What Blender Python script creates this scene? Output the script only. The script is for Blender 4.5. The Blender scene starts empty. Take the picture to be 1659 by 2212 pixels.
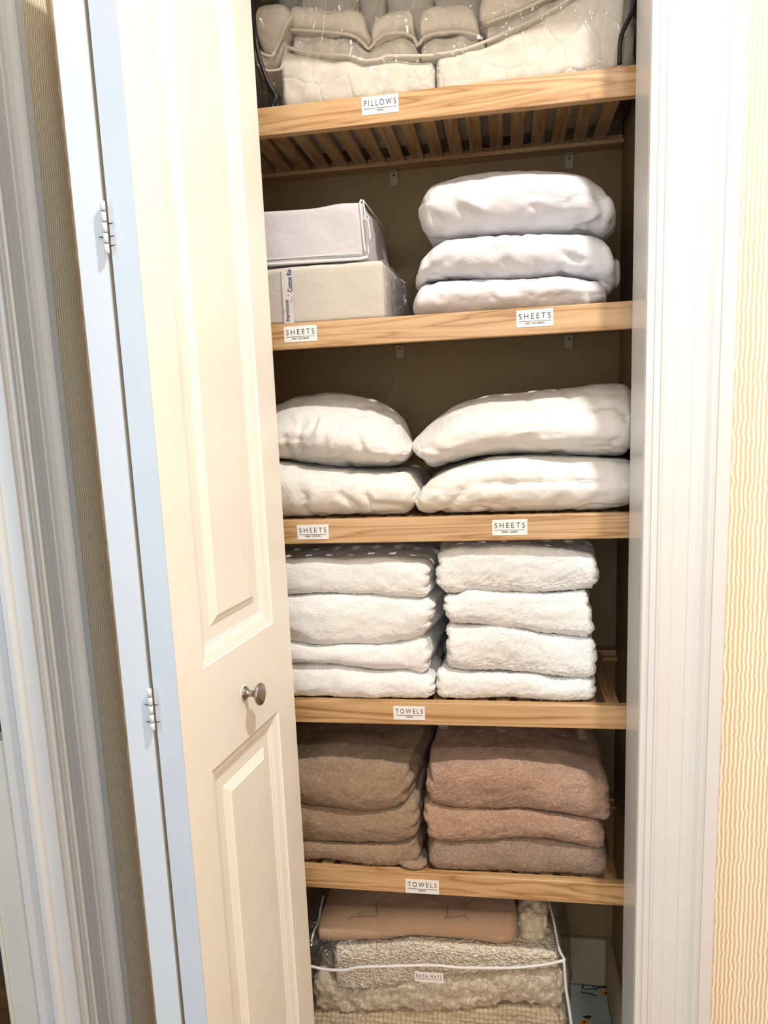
import bpy, math, random
import numpy as np
from mathutils import Matrix, Vector

random.seed(7)
COL = bpy.context.scene.collection
W_IMG, H_IMG = 1659, 2212

# ------------------------------------------------------------------ camera
F_PX, CX, CY = 1793.2, 768.2, 1221.5
RIGHT = np.array([0.98349169, 0.17504486, -0.04586266])
DOWN = np.array([-0.01204567, -0.18955683, -0.98179586])
FWD = np.array([-0.1805519, 0.96614052, -0.18431903])
CAM = np.array([0.0, -1.4, 0.0])
cd = bpy.data.cameras.new('camera')
cam = bpy.data.objects.new('camera', cd); COL.objects.link(cam)
m = Matrix(((RIGHT[0], -DOWN[0], -FWD[0], CAM[0]), (RIGHT[1], -DOWN[1], -FWD[1], CAM[1]),
            (RIGHT[2], -DOWN[2], -FWD[2], CAM[2]), (0, 0, 0, 1)))
cam.matrix_world = m
cd.sensor_fit = 'VERTICAL'; cd.sensor_height = 36.0; cd.sensor_width = 27.0
cd.lens = 36.0 * F_PX / H_IMG
cd.shift_x = (W_IMG / 2 - CX) / H_IMG
cd.shift_y = (CY - H_IMG / 2) / H_IMG
cd.clip_start = 0.02
bpy.context.scene.camera = cam

# ------------------------------------------------------------------ light and exposure
FLOOR_Z, CEIL_Z = -1.322, 1.47
sc = bpy.context.scene
sc.view_settings.view_transform = 'Standard'
sc.view_settings.look = 'None'
sc.view_settings.gamma = 1.0
sc.view_settings.use_curve_mapping = False
sc.view_settings.exposure = 0.08
world = bpy.data.worlds.new('world'); sc.world = world
world.use_nodes = True
world.node_tree.nodes['Background'].inputs[0].default_value = (0.80, 0.88, 1.0, 1)
world.node_tree.nodes['Background'].inputs[1].default_value = 0.12


def area_light(name, loc, rot, sx, sy, power, color, shape='RECTANGLE'):
    l = bpy.data.lights.new(name, 'AREA'); l.shape = shape
    l.size = sx; l.size_y = sy; l.energy = power; l.color = color
    o = bpy.data.objects.new(name, l); COL.objects.link(o)
    o.location = loc; o.rotation_euler = rot
    return o


LAMP = (0.470, -0.92, CEIL_Z - 0.03)
area_light('ceiling_lamp_light', LAMP, (0, 0, 0), 0.09, 0.09, 38.0, (1.0, 0.965, 0.92), 'DISK')
area_light('hall_lamp_light', (0.45, -2.2, CEIL_Z - 0.03), (0, 0, 0), 0.2, 0.2, 18.0, (1.0, 0.93, 0.82), 'DISK')
# daylight from the window of the room behind the left doorway
area_light('side_window_daylight', (-2.08, -1.75, 0.15), (math.radians(90), 0, math.radians(-52)), 0.9, 1.8, 30.0, (0.50, 0.75, 1.0))
area_light('rear_fill_light', (-0.13, -2.98, 0.15), (math.radians(90), 0, 0), 1.0, 1.4, 15.0, (0.84, 0.92, 1.0))  # added soft frontal fill from behind the viewer, no known source there


# ------------------------------------------------------------------ helpers


def at(u, v, y):
    """point of the plane y seen at the photograph's pixel (u, v): x, z"""
    d = RIGHT * ((u - CX) / F_PX) + DOWN * ((v - CY) / F_PX) + FWD
    t = (y - CAM[1]) / d[1]
    return CAM[0] + d[0] * t, CAM[2] + d[2] * t


def props(o, label=None, cat=None, group=None, kind=None):
    if label: o['label'] = label
    if cat: o['category'] = cat
    if group: o['group'] = group
    if kind: o['kind'] = kind
    return o


def empty(name, loc, label=None, cat=None, group=None, kind=None):
    o = bpy.data.objects.new(name, None); COL.objects.link(o)
    o.location = loc; o.empty_display_size = 0.05
    return props(o, label, cat, group, kind)


def org(o):
    v = np.zeros(3)
    while o is not None:
        v = v + np.array(o.location); o = o.parent
    return v


def mesh(name, V, F, mat, parent=None, smooth=True, loc=None):
    """V in world coordinates; linked with an origin at loc, or at its own middle"""
    V = np.asarray(V, dtype=np.float64)
    if loc is None:
        loc = (V.min(0) + V.max(0)) / 2
    loc = np.array(loc, dtype=float)
    me = bpy.data.meshes.new(name)
    me.from_pydata((V - loc).tolist(), [], F if isinstance(F, list) else F.tolist())
    me.validate(); me.update()
    if smooth:
        me.polygons.foreach_set('use_smooth', [True] * len(me.polygons))
    if mat: me.materials.append(mat)
    o = bpy.data.objects.new(name, me); COL.objects.link(o)
    if parent is not None:
        o.parent = parent; o.location = loc - org(parent)
    else:
        o.location = loc
    return o


class MB:
    def __init__(s): s.v = []; s.f = []

    def add(s, V, F):
        n = len(s.v); s.v += [tuple(map(float, p)) for p in V]
        s.f += [tuple(i + n for i in f) for f in F]; return s

    def box(s, x0, x1, y0, y1, z0, z1):
        return s.add([(x0, y0, z0), (x1, y0, z0), (x1, y1, z0), (x0, y1, z0), (x0, y0, z1), (x1, y0, z1), (x1, y1, z1), (x0, y1, z1)],
                     [(0, 3, 2, 1), (4, 5, 6, 7), (0, 1, 5, 4), (1, 2, 6, 5), (2, 3, 7, 6), (3, 0, 4, 7)])

    def tube(s, pts, r, n=8):
        pts = [np.array(p, float) for p in pts]
        V = []; m_ = len(pts)
        rr = r if hasattr(r, '__len__') else [r] * m_
        up = np.array([0, -1.0, 0.02])
        for i, p in enumerate(pts):
            t = pts[min(i + 1, m_ - 1)] - pts[max(i - 1, 0)]; t /= (np.linalg.norm(t) + 1e-12)
            a = np.cross(t, up); a /= (np.linalg.norm(a) + 1e-9); b = np.cross(t, a)
            for k in range(n):
                an = 2 * math.pi * k / n
                V.append(p + rr[i] * (math.cos(an) * a + math.sin(an) * b))
        F = []
        for i in range(m_ - 1):
            for k in range(n):
                F.append((i * n + k, i * n + (k + 1) % n, (i + 1) * n + (k + 1) % n, (i + 1) * n + k))
        F.append(tuple(range(n))[::-1]); F.append(tuple((m_ - 1) * n + k for k in range(n)))
        return s.add(V, F)

    def lathe(s, prof, o, ax, n=32):
        """prof: (distance along ax, radius)"""
        ax = np.array(ax, float); ax /= np.linalg.norm(ax)
        a = np.cross(ax, (0, 0, 1.0)); a /= np.linalg.norm(a); b = np.cross(ax, a)
        V = []; F = []
        for d, r in prof:
            for k in range(n):
                an = 2 * math.pi * k / n
                V.append(np.array(o) + ax * d + r * (math.cos(an) * a + math.sin(an) * b))
        for i in range(len(prof) - 1):
            for k in range(n):
                F.append((i * n + k, i * n + (k + 1) % n, (i + 1) * n + (k + 1) % n, (i + 1) * n + k))
        F.append(tuple(range(n))[::-1]); F.append(tuple((len(prof) - 1) * n + k for k in range(n)))
        return s.add(V, F)

    def extrude_z(s, prof, z0, z1, closed=True):
        """prof: list of (x, y), extruded from z0 to z1"""
        n = len(prof)
        V = [(x, y, z0) for x, y in prof] + [(x, y, z1) for x, y in prof]
        F = [(i, (i + 1) % n, n + (i + 1) % n, n + i) for i in range(n if closed else n - 1)]
        if closed: F += [tuple(range(n))[::-1], tuple(range(n, 2 * n))]
        return s.add(V, F)

    def build(s, name, mat, parent=None, smooth=False, bevel=0.0, loc=None, seg=2):
        o = mesh(name, s.v, s.f, mat, parent, smooth, loc)
        if bevel:
            b = o.modifiers.new('bevel', 'BEVEL'); b.width = bevel; b.segments = seg; b.limit_method = 'ANGLE'
            b.angle_limit = math.radians(35)
            if not smooth: o.data.polygons.foreach_set('use_smooth', [True] * len(o.data.polygons))
            w = o.modifiers.new('wn', 'WEIGHTED_NORMAL'); w.keep_sharp = True
        return o


# ---- vectorised value noise
def _hash(ix, iy, iz, seed):
    h = (ix * 374761393 + iy * 668265263 + iz * 2147483647 + seed * 1274126177) & 0xFFFFFFFF
    h = ((h ^ (h >> 13)) * 1274126177) & 0xFFFFFFFF
    h = h ^ (h >> 16)
    return (h & 0xFFFFFF).astype(np.float64) / 0xFFFFFF * 2 - 1


def vnoise(P, seed=0):
    P = np.asarray(P, float); I = np.floor(P).astype(np.int64); f = P - I
    f = f * f * f * (f * (f * 6 - 15) + 10)
    r = 0
    for dx in (0, 1):
        wx = f[:, 0] if dx else 1 - f[:, 0]
        for dy in (0, 1):
            wy = f[:, 1] if dy else 1 - f[:, 1]
            for dz in (0, 1):
                wz = f[:, 2] if dz else 1 - f[:, 2]
                r = r + wx * wy * wz * _hash(I[:, 0] + dx, I[:, 1] + dy, I[:, 2] + dz, seed)
    return r


def fbm(P, seed=0, oct=3, gain=0.5):
    r = 0; a = 1.0; P = np.asarray(P, float)
    for k in range(oct):
        r = r + a * vnoise(P * (2 ** k) + 17.3 * k, seed + k); a *= gain
    return r


def ridged(P, seed=0, oct=3):
    r = 0; a = 1.0; P = np.asarray(P, float)
    for k in range(oct):
        r = r + a * (1 - np.abs(vnoise(P * (1.9 ** k) + 9.1 * k, seed + k)) * 2.0); a *= 0.5
    return r


def curve(pts):
    """smooth interpolation through (a, b) pairs, sorted by a"""
    pts = sorted(pts); A = np.array([p[0] for p in pts]); B = np.array([p[1] for p in pts])
    n = len(A)
    if n > 2:
        d = np.diff(B) / np.maximum(np.diff(A), 1e-9); mm = np.zeros(n); mm[0] = d[0]; mm[-1] = d[-1]
        mm[1:-1] = np.where(d[:-1] * d[1:] > 0, 2 * d[:-1] * d[1:] / np.where(np.abs(d[:-1] + d[1:]) < 1e-9, 1, d[:-1] + d[1:]), 0)
    else:
        mm = np.full(n, (B[-1] - B[0]) / (A[-1] - A[0]))

    def f(x):
        x = np.clip(np.asarray(x, float), A[0], A[-1])
        i = np.clip(np.searchsorted(A, x) - 1, 0, n - 2)
        h = A[i + 1] - A[i]; t = (x - A[i]) / h
        return (2 * t**3 - 3 * t**2 + 1) * B[i] + (t**3 - 2 * t**2 + t) * h * mm[i] + (-2 * t**3 + 3 * t**2) * B[i + 1] + (t**3 - t**2) * h * mm[i + 1]
    return f


def pcurve(pix, y):
    return curve([at(u, v, y) for u, v in pix])


_grid_cache = {}


def cube_grid(nx, ny, nz):
    key = (nx, ny, nz)
    if key in _grid_cache: return _grid_cache[key]
    idx = {}; V = []; F = []

    def vid(i, j, k):
        t = (i, j, k)
        if t not in idx: idx[t] = len(V); V.append(t)
        return idx[t]
    for i in range(nx):
        for j in range(ny):
            F.append((vid(i, j, 0), vid(i, j + 1, 0), vid(i + 1, j + 1, 0), vid(i + 1, j, 0)))
            F.append((vid(i, j, nz), vid(i + 1, j, nz), vid(i + 1, j + 1, nz), vid(i, j + 1, nz)))
    for i in range(nx):
        for k in range(nz):
            F.append((vid(i, 0, k), vid(i + 1, 0, k), vid(i + 1, 0, k + 1), vid(i, 0, k + 1)))
            F.append((vid(i, ny, k), vid(i, ny, k + 1), vid(i + 1, ny, k + 1), vid(i + 1, ny, k)))
    for j in range(ny):
        for k in range(nz):
            F.append((vid(0, j, k), vid(0, j, k + 1), vid(0, j + 1, k + 1), vid(0, j + 1, k)))
            F.append((vid(nx, j, k), vid(nx, j + 1, k), vid(nx, j + 1, k + 1), vid(nx, j, k + 1)))
    V = np.array(V, float) / np.array([nx, ny, nz]) * 2 - 1
    _grid_cache[key] = (V, F)
    return V, F


def soft(name, mat, parent, x0, x1, y0, y1, zt, zb, r, res=0.006, disp=None, shape=None, loc=None, resy=None):
    """rounded block between the height functions zb(x, yn) and zt(x, yn); r = corner radii as
    fractions of the half sizes; disp(P, D, N) -> offset along the outward direction D"""
    hx, hy = (x1 - x0) / 2, (y1 - y0) / 2
    xm = np.linspace(x0, x1, 9); hz = float(np.mean(zt(xm, xm * 0) - zb(xm, xm * 0))) / 2
    nx = max(6, int(2 * hx / res)); ny = max(6, int(2 * hy / (resy or res * 1.8))); nz = max(6, int(2 * hz / res))
    G, F = cube_grid(nx, ny, nz)
    # concentrate grid lines near the rounded edges
    H = np.array([hx, hy, hz]); R = np.minimum(np.array(r, float), 0.999)
    g = np.sign(G) * (1 - (1 - np.abs(G)) ** 1.15)
    inner = np.clip(g, -(1 - R), (1 - R)); dlt = (g - inner) / R
    ax = np.abs(dlt); mx = ax.max(1, keepdims=True)
    L = np.linalg.norm(dlt, axis=1, keepdims=True) + 1e-9
    dirn = dlt / L
    q = inner + dirn * R
    D = dirn / (H * R) ; D /= (np.linalg.norm(D, axis=1, keepdims=True) + 1e-9)
    x = (x0 + x1) / 2 + q[:, 0] * hx; yn = q[:, 1]; y = (y0 + y1) / 2 + yn * hy
    t = zt(x, yn); b = zb(x, yn)
    z = (t + b) / 2 + q[:, 2] * (t - b) / 2
    P = np.stack([x, y, z], 1)
    if shape is not None: P = shape(P, q)
    if disp is not None:
        P = P + D * disp(P, D, q)[:, None]
    return mesh(name, P, F, mat, parent, True, loc)


def creases(lst):
    """lst of (xa, za, xb, zb, width, depth): grooves and ridges on the front side"""
    def f(P, D):
        w = np.clip(-D[:, 1] * 1.4, 0, 1); r = 0
        for xa, za, xb, zb, wd, dp in lst:
            a = np.array([xa, za]); b = np.array([xb, zb]); ab = b - a; L2 = ab @ ab
            q = P[:, [0, 2]] - a; t = np.clip(q @ ab / L2, 0, 1); c = q - t[:, None] * ab
            d = np.hypot(c[:, 0], c[:, 1]); fade = 1 - np.abs(t * 2 - 1) ** 3
            r = r + dp * np.exp(-(d / wd) ** 2) * fade
        return r * w
    return f


def cpx(lst, y=0.03):
    out = []
    for u0, v0, u1, v1, w, d in lst:
        a = at(u0, v0, y); b = at(u1, v1, y); out.append((a[0], a[1], b[0], b[1], w, d * 1.5))
    return out


# ------------------------------------------------------------------ materials
class NT:
    def __init__(s, name):
        s.m = bpy.data.materials.new(name); s.m.use_nodes = True
        s.t = s.m.node_tree; s.b = s.t.nodes['Principled BSDF']; s.n = s.t.nodes; s.l = s.t.links

    def node(s, typ, **kw):
        n = s.n.new(typ)
        for k, v in kw.items():
            if k.startswith('i_'):
                key = k[2:].replace('_', ' ')
                n.inputs[key].default_value = v
            else: setattr(n, k, v)
        return n

    def pos(s, scale=(1, 1, 1)):
        g = s.node('ShaderNodeNewGeometry'); mp = s.node('ShaderNodeMapping')
        mp.inputs['Scale'].default_value = scale
        s.l.new(g.outputs['Position'], mp.inputs['Vector']); return mp.outputs['Vector']

    def noise(s, vec, scale, detail=3, rough=0.5, dist=0.0):
        n = s.node('ShaderNodeTexNoise'); n.inputs['Scale'].default_value = scale
        n.inputs['Detail'].default_value = detail; n.inputs['Roughness'].default_value = rough
        n.inputs['Distortion'].default_value = dist
        s.l.new(vec, n.inputs['Vector']); return n.outputs['Fac']

    def ramp(s, fac, stops):
        r = s.node('ShaderNodeValToRGB'); e = r.color_ramp.elements
        e[0].position = stops[0][0]; e[0].color = (*stops[0][1], 1)
        e[1].position = stops[-1][0]; e[1].color = (*stops[-1][1], 1)
        for p, c in stops[1:-1]:
            k = e.new(p); k.color = (*c, 1)
        s.l.new(fac, r.inputs['Fac']); return r.outputs['Color']

    def bump(s, h, strength, dist, prev=None):
        b = s.node('ShaderNodeBump'); b.inputs['Strength'].default_value = strength
        b.inputs['Distance'].default_value = dist
        s.l.new(h, b.inputs['Height'])
        if prev is not None: s.l.new(prev, b.inputs['Normal'])
        return b.outputs['Normal']

    def math(s, op, a, b=None, clamp=False):
        n = s.node('ShaderNodeMath', operation=op); n.use_clamp = clamp
        for i, q in enumerate((a, b)):
            if q is None: continue
            if isinstance(q, (int, float)): n.inputs[i].default_value = q
            else: s.l.new(q, n.inputs[i])
        return n.outputs[0]

    def set(s, **kw):
        for k, v in kw.items():
            key = k.replace('_', ' ')
            if hasattr(v, 'is_output') or isinstance(v, bpy.types.NodeSocket): s.l.new(v, s.b.inputs[key])
            else: s.b.inputs[key].default_value = v
        return s.m


def c(r, g, b):
    f = lambda v: (v / 255 / 12.92) if v / 255 <= 0.04045 else ((v / 255 + 0.055) / 1.055) ** 2.4
    return (f(r), f(g), f(b))


def paint(name, col, rough=0.4, bump=0.15, scale=220):
    t = NT(name); p = t.pos()
    h = t.noise(p, scale, 2); lo = t.noise(p, 9, 2)
    k = t.ramp(lo, [(0.3, tuple(v * 0.97 for v in col)), (0.7, col)])
    return t.set(Base_Color=k, Roughness=rough, Normal=t.bump(h, bump, 0.0006))


M_trim = paint('white_trim_paint', (0.72, 0.715, 0.70), 0.34)
M_door = paint('cream_door_paint', (0.90, 0.87, 0.79), 0.38, 0.2, 400)
M_edge = paint('daylight_tinted_edge_paint', (0.66, 0.75, 0.84), 0.35, 0.3, 160)  # blue of cool daylight on the door edges is put into the colour
M_closet = paint('closet_wall_paint', (0.30, 0.215, 0.105), 0.7, 0.4, 300)
M_ceil = paint('ceiling_paint', (0.80, 0.79, 0.76), 0.8)
M_pale = paint('pale_green_paint', (0.66, 0.67, 0.60), 0.6)
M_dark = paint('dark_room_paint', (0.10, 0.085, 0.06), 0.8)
M_base = paint('baseboard_paint', (0.50, 0.42, 0.30), 0.5)


def wallpaper(name, axis):
    t = NT(name); p = t.pos()
    sep = t.node('ShaderNodeSeparateXYZ'); t.l.new(p, sep.inputs[0])
    w = t.noise(t.pos((30, 30, 45)), 1.0, 2, 0.6)
    ph = t.math('ADD', t.math('MULTIPLY', sep.outputs[axis], 2 * math.pi / 0.0063), t.math('MULTIPLY', w, 7.0))
    s_ = t.math('SINE', ph)
    f = t.math('ADD', t.math('MULTIPLY', s_, 0.5), 0.5)
    col = t.ramp(f, [(0.30, c(214, 192, 160)), (0.42, c(226, 207, 178)), (0.62, c(248, 236, 212)), (0.9, c(250, 240, 220))])
    return t.set(Base_Color=col, Roughness=0.75, Normal=t.bump(f, 0.25, 0.0006))


M_wallx = wallpaper('striped_wallpaper_front', 0)
M_wally = wallpaper('striped_wallpaper_side', 1)


def oak(name, gx=1.0, vertical=False, dark=1.0):
    t = NT(name)
    sc1 = (1.5, 24, 26) if not vertical else (26, 1.5, 24)
    sc2 = (16, 380, 380) if not vertical else (380, 16, 380)
    p1 = t.pos(sc1); p2 = t.pos(sc2)
    n1 = t.noise(p1, 1.0, 3, 0.45, 0.9)
    ring = t.math('PINGPONG', t.math('MULTIPLY', n1, 13.0), 1.0)      # smooth growth rings
    ring = t.math('POWER', ring, 0.55)
    n2 = t.noise(p2, 1.0, 3, 0.6); n3 = t.noise(t.pos((3, 9, 9)), 1.0, 2)
    f = t.math('ADD', t.math('MULTIPLY', ring, 0.55), t.math('ADD', t.math('MULTIPLY', n2, 0.30), t.math('MULTIPLY', n3, 0.22)))
    cols = [(0.25, c(164, 116, 70)), (0.42, c(190, 145, 96)), (0.62, c(212, 171, 120)), (0.9, c(224, 188, 140))]
    cols = [(a, tuple(v * dark for v in b)) for a, b in cols]
    col = t.ramp(f, cols)
    return t.set(Base_Color=col, Roughness=0.38, Coat_Weight=0.2, Coat_Roughness=0.25, Normal=t.bump(f, 0.12, 0.0006))


M_oak = oak('oak_rail_wood', dark=0.80)
M_slat = oak('oak_slat_wood', vertical=True, dark=0.72)


def terry(name, ca, cb, nscale=330, bump=1.0):
    t = NT(name); p = t.pos()
    n1 = t.noise(t.pos((1.0, 1.0, 1.35)), nscale, 2, 0.55, 1.2)
    n2 = t.noise(p, 22, 3, 0.5); n3 = t.noise(p, nscale * 2.3, 2, 0.6)
    sq = t.math('ABSOLUTE', t.math('SUBTRACT', n1, 0.5))          # squiggly loops of pile
    h = t.math('ADD', t.math('MULTIPLY', sq, -2.2), t.math('MULTIPLY', n3, 0.5))
    mix = t.math('ADD', t.math('ADD', t.math('MULTIPLY', sq, -1.3), 0.62), t.math('MULTIPLY', n2, 0.25))
    col = t.ramp(mix, [(0.38, ca), (0.72, cb)])
    nn = t.bump(h, bump, 0.0026)
    return t.set(Base_Color=col, Roughness=0.95, Sheen_Weight=0.3, Sheen_Roughness=0.5, Specular_IOR_Level=0.15, Normal=nn)


M_white_terry = terry('white_terry_cloth', c(242, 240, 236), c(254, 254, 253), 330, 0.7)
M_tan_terry = terry('tan_terry_cloth', c(108, 85, 63), c(184, 153, 122))
M_rose_terry = terry('rose_brown_terry_cloth', c(124, 92, 73), c(210, 170, 143))
M_taupe_terry = terry('taupe_terry_cloth', c(110, 90, 72), c(186, 158, 134))


def cloth(name, col, weave=900, wr=0.4, rough=0.85, dist=0.0008, wscale=18):
    t = NT(name); p = t.pos()
    n = t.noise(p, weave, 2, 0.6); w = t.noise(t.pos((1, 1, 1.5)), wscale, 3, 0.5, 0.9)
    w2 = t.noise(t.pos((1.3, 1, 0.8)), wscale * 2.1, 2, 0.5, 1.2)
    rid = t.math('ABSOLUTE', t.math('SUBTRACT', w, 0.5)); rid2 = t.math('ABSOLUTE', t.math('SUBTRACT', w2, 0.5))
    fold = t.math('ADD', t.math('MINIMUM', t.math('MULTIPLY', rid, 6.0), 1.0), t.math('MULTIPLY', t.math('MINIMUM', t.math('MULTIPLY', rid2, 7.0), 1.0), 0.4))
    lo = t.noise(p, 6, 2)
    k = t.ramp(lo, [(0.3, tuple(v * 0.97 for v in col)), (0.7, col)])
    nn = t.bump(fold, wr, 0.0045); nn = t.bump(n, 0.35, dist, nn)
    return t.set(Base_Color=k, Roughness=rough, Sheen_Weight=0.1, Specular_IOR_Level=0.25, Normal=nn)


M_cotton = cloth('crisp_white_cotton', c(216, 215, 219), 1400, 0.22, wscale=11)
M_linen = cloth('white_linen', c(226, 223, 218), 700, 0.20, wscale=12, dist=0.0012)
M_case = cloth('cool_white_case_fabric', c(203, 199, 204), 1500, 0.10)
M_cream = cloth('cream_piping_cloth', c(222, 213, 198), 900, 0.1)


def quilt():
    t = NT('cream_quilted_comforter'); p = t.pos((1, 1, 1))
    v = t.node('ShaderNodeTexVoronoi', feature='DISTANCE_TO_EDGE'); v.inputs['Scale'].default_value = 21.0
    t.l.new(p, v.inputs['Vector'])
    e = t.math('MINIMUM', t.math('MULTIPLY', v.outputs['Distance'], 13.0), 1.0)
    n = t.noise(p, 45, 4, 0.55, 0.5); f = t.noise(p, 1200, 2)
    h = t.math('ADD', t.math('MULTIPLY', e, 0.5), n)
    nn = t.bump(h, 0.36, 0.006); nn = t.bump(f, 0.3, 0.0008, nn)
    return t.set(Base_Color=(*c(226, 219, 206), 1), Roughness=0.8, Sheen_Weight=0.15, Specular_IOR_Level=0.3, Normal=nn)


M_quilt = quilt()


def film(name, tint, gloss, rough, bump, scale, haze=0.08):
    """clear sheet: mostly transparent, mirror highlights on its crumples"""
    t = NT(name); t.n.remove(t.b); out = t.n['Material Output']
    p = t.pos((1, 1, 0.7)); n1 = t.noise(p, scale, 2, 0.5, 2.2)
    r = t.math('ABSOLUTE', t.math('SUBTRACT', n1, 0.5))
    nn = t.bump(t.math('MULTIPLY', r, 3.0), bump, 0.05)
    tr = t.node('ShaderNodeBsdfTransparent'); tr.inputs[0].default_value = (*tint, 1)
    gl = t.node('ShaderNodeBsdfGlossy'); gl.inputs['Roughness'].default_value = rough
    t.l.new(nn, gl.inputs['Normal'])
    df = t.node('ShaderNodeBsdfDiffuse'); df.inputs[0].default_value = (0.8, 0.8, 0.8, 1)
    fr = t.node('ShaderNodeFresnel'); fr.inputs['IOR'].default_value = 1.45
    m1 = t.node('ShaderNodeMixShader'); m1.inputs[0].default_value = haze
    t.l.new(tr.outputs[0], m1.inputs[1]); t.l.new(df.outputs[0], m1.inputs[2])
    m2 = t.node('ShaderNodeMixShader'); t.l.new(t.math('MINIMUM', t.math('MULTIPLY', fr.outputs[0], gloss), 0.30), m2.inputs[0])
    t.l.new(m1.outputs[0], m2.inputs[1]); t.l.new(gl.outputs[0], m2.inputs[2])
    t.l.new(m2.outputs[0], out.inputs['Surface'])
    return t.m


M_film = film('clear_vinyl_film', (1.0, 1.0, 1.0), 1.0, 0.10, 0.35, 9, 0.02)
M_wrap = film('clear_wrap_film', (0.99, 0.99, 1.0), 1.2, 0.10, 0.7, 40, 0.05)


def plain(name, col, rough=0.5, metal=0.0, spec=0.5):
    t = NT(name); p = t.pos(); n = t.noise(p, 500, 2)
    k = t.ramp(n, [(0.3, tuple(v * 0.96 for v in col)), (0.7, col)])
    return t.set(Base_Color=k, Roughness=rough, Metallic=metal, Specular_IOR_Level=spec)


M_black = plain('black_binding', (0.006, 0.006, 0.010), 0.5)
M_whitebind = plain('white_vinyl_binding', (0.74, 0.74, 0.73), 0.4)
M_paper = plain('white_label_paper', (0.82, 0.82, 0.81), 0.5)
M_ink = plain('black_ink', (0.012, 0.012, 0.014), 0.6)
M_blueink = plain('blue_ink', (0.02, 0.045, 0.16), 0.6)
M_band = plain('grey_paper_band', c(205, 202, 198), 0.5)
M_nickel = plain('brushed_nickel', (0.36, 0.33, 0.30), 0.26, 1.0)
M_clip = plain('ivory_plastic_clip', (0.42, 0.36, 0.26), 0.5)
M_screw = plain('steel_screw', (0.12, 0.11, 0.10), 0.4, 0.8)
M_hinge = plain('painted_hinge', (0.80, 0.80, 0.78), 0.35)
M_mark = plain('dark_scuff', (0.012, 0.013, 0.02), 0.7)
M_track = plain('dark_gap_strip', (0.30, 0.30, 0.31), 0.7)
M_tag = plain('care_tag_cloth', c(190, 190, 196), 0.7)

t = NT('wood_floor'); p = t.pos((3, 30, 30)); n = t.noise(p, 1.0, 4)
M_floor = t.set(Base_Color=t.ramp(n, [(0.3, c(120, 84, 52)), (0.7, c(160, 118, 76))]), Roughness=0.4)

t = NT('blue_floral_liner'); p = t.pos((4, 120, 1)); n = t.noise(p, 1.0, 3)
M_liner = t.set(Base_Color=t.ramp(n, [(0.3, c(176, 196, 206)), (0.7, c(206, 218, 222))]), Roughness=0.45)
M_leaf = plain('dark_green_print', c(44, 52, 34), 0.5)
M_petal = plain('yellow_petal_print', c(236, 190, 96), 0.5)
M_heart = plain('red_flower_heart_print', c(140, 44, 20), 0.5)

t = NT('nubby_cream_mat'); ps = t.pos((1, 1, 1.3))
v = t.node('ShaderNodeTexVoronoi'); v.inputs['Scale'].default_value = 185; t.l.new(ps, v.inputs['Vector'])
M_nubby = t.set(Base_Color=t.ramp(v.outputs['Distance'], [(0.1, c(246, 240, 228)), (0.8, c(200, 184, 160))]), Roughness=1.0, Specular_IOR_Level=0.05,
                Normal=t.bump(t.math('MULTIPLY', v.outputs['Distance'], -1.0), 0.9, 0.005))
t = NT('shag_cream_mat'); ps = t.pos((1, 1, 0.6)); n = t.noise(ps, 110, 5, 0.7, 1.5)
M_shag = t.set(Base_Color=t.ramp(n, [(0.3, c(206, 186, 156)), (0.62, c(248, 236, 214))]), Roughness=1.0, Specular_IOR_Level=0.05, Normal=t.bump(n, 0.9, 0.006))
t = NT('waffle_tan_mat'); ps = t.pos((1, 1, 1)); v = t.node('ShaderNodeTexVoronoi'); v.inputs['Scale'].default_value = 110
v.inputs['Randomness'].default_value = 0.25; t.l.new(ps, v.inputs['Vector'])
M_waffle = t.set(Base_Color=t.ramp(v.outputs['Distance'], [(0.1, c(222, 204, 174)), (0.8, c(168, 148, 118))]), Roughness=0.95,
                 Normal=t.bump(t.math('MULTIPLY', v.outputs['Distance'], -1.0), 0.9, 0.005))
M_blush = cloth('blush_beige_mat_cloth', c(190, 160, 134), 900, 0.15)
M_seam = plain('brown_seam_line', c(150, 118, 94), 0.8)

# ------------------------------------------------------------------ the room
JR, JL = 0.195, -0.567          # closet opening
WY = -0.128                     # hall side of the closet wall
CRX, CLX, CBY = 0.2225, -0.594, 0.365   # closet inner walls
HEAD = 0.72
LWX = -0.66
S = 'structure'


def struct(name, mb, mat, label, cat, parent=None, bevel=0.0):
    o = mb.build(name, mat, parent, bevel=bevel)
    return props(o, label, cat, None, S) if parent is None else o


struct('wall_front_right', MB().box(JR + 0.018, 2.2, WY, -0.002, FLOOR_Z, CEIL_Z), M_wallx, 'wall with cream and tan wavy stripes right of the closet', 'wall')
struct('wall_front_header', MB().box(JL - 0.018, JR + 0.018, WY, -0.002, HEAD + 0.02, CEIL_Z), M_wallx, 'striped wall above the closet opening', 'wall')
struct('wall_front_left', MB().box(LWX, JL - 0.018, WY, -0.002, FLOOR_Z, CEIL_Z), M_wallx, 'narrow striped wall left of the closet opening behind the door', 'wall')
struct('wall_closet_back', MB().box(CLX - 0.1, CRX + 0.1, CBY, CBY + 0.08, FLOOR_Z, CEIL_Z), M_closet, 'olive tan back wall inside the closet', 'wall')
struct('wall_closet_right', MB().box(CRX, CRX + 0.08, 0.0, CBY, FLOOR_Z, CEIL_Z), M_closet, 'olive tan right side wall inside the closet', 'wall')
struct('wall_closet_left', MB().box(CLX - 0.08, CLX, 0.0, CBY, FLOOR_Z, CEIL_Z), M_closet, 'olive tan left side wall inside the closet', 'wall')
DY0, DY1 = -1.20, -0.363        # doorway in the left wall
TH = 0.069
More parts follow.
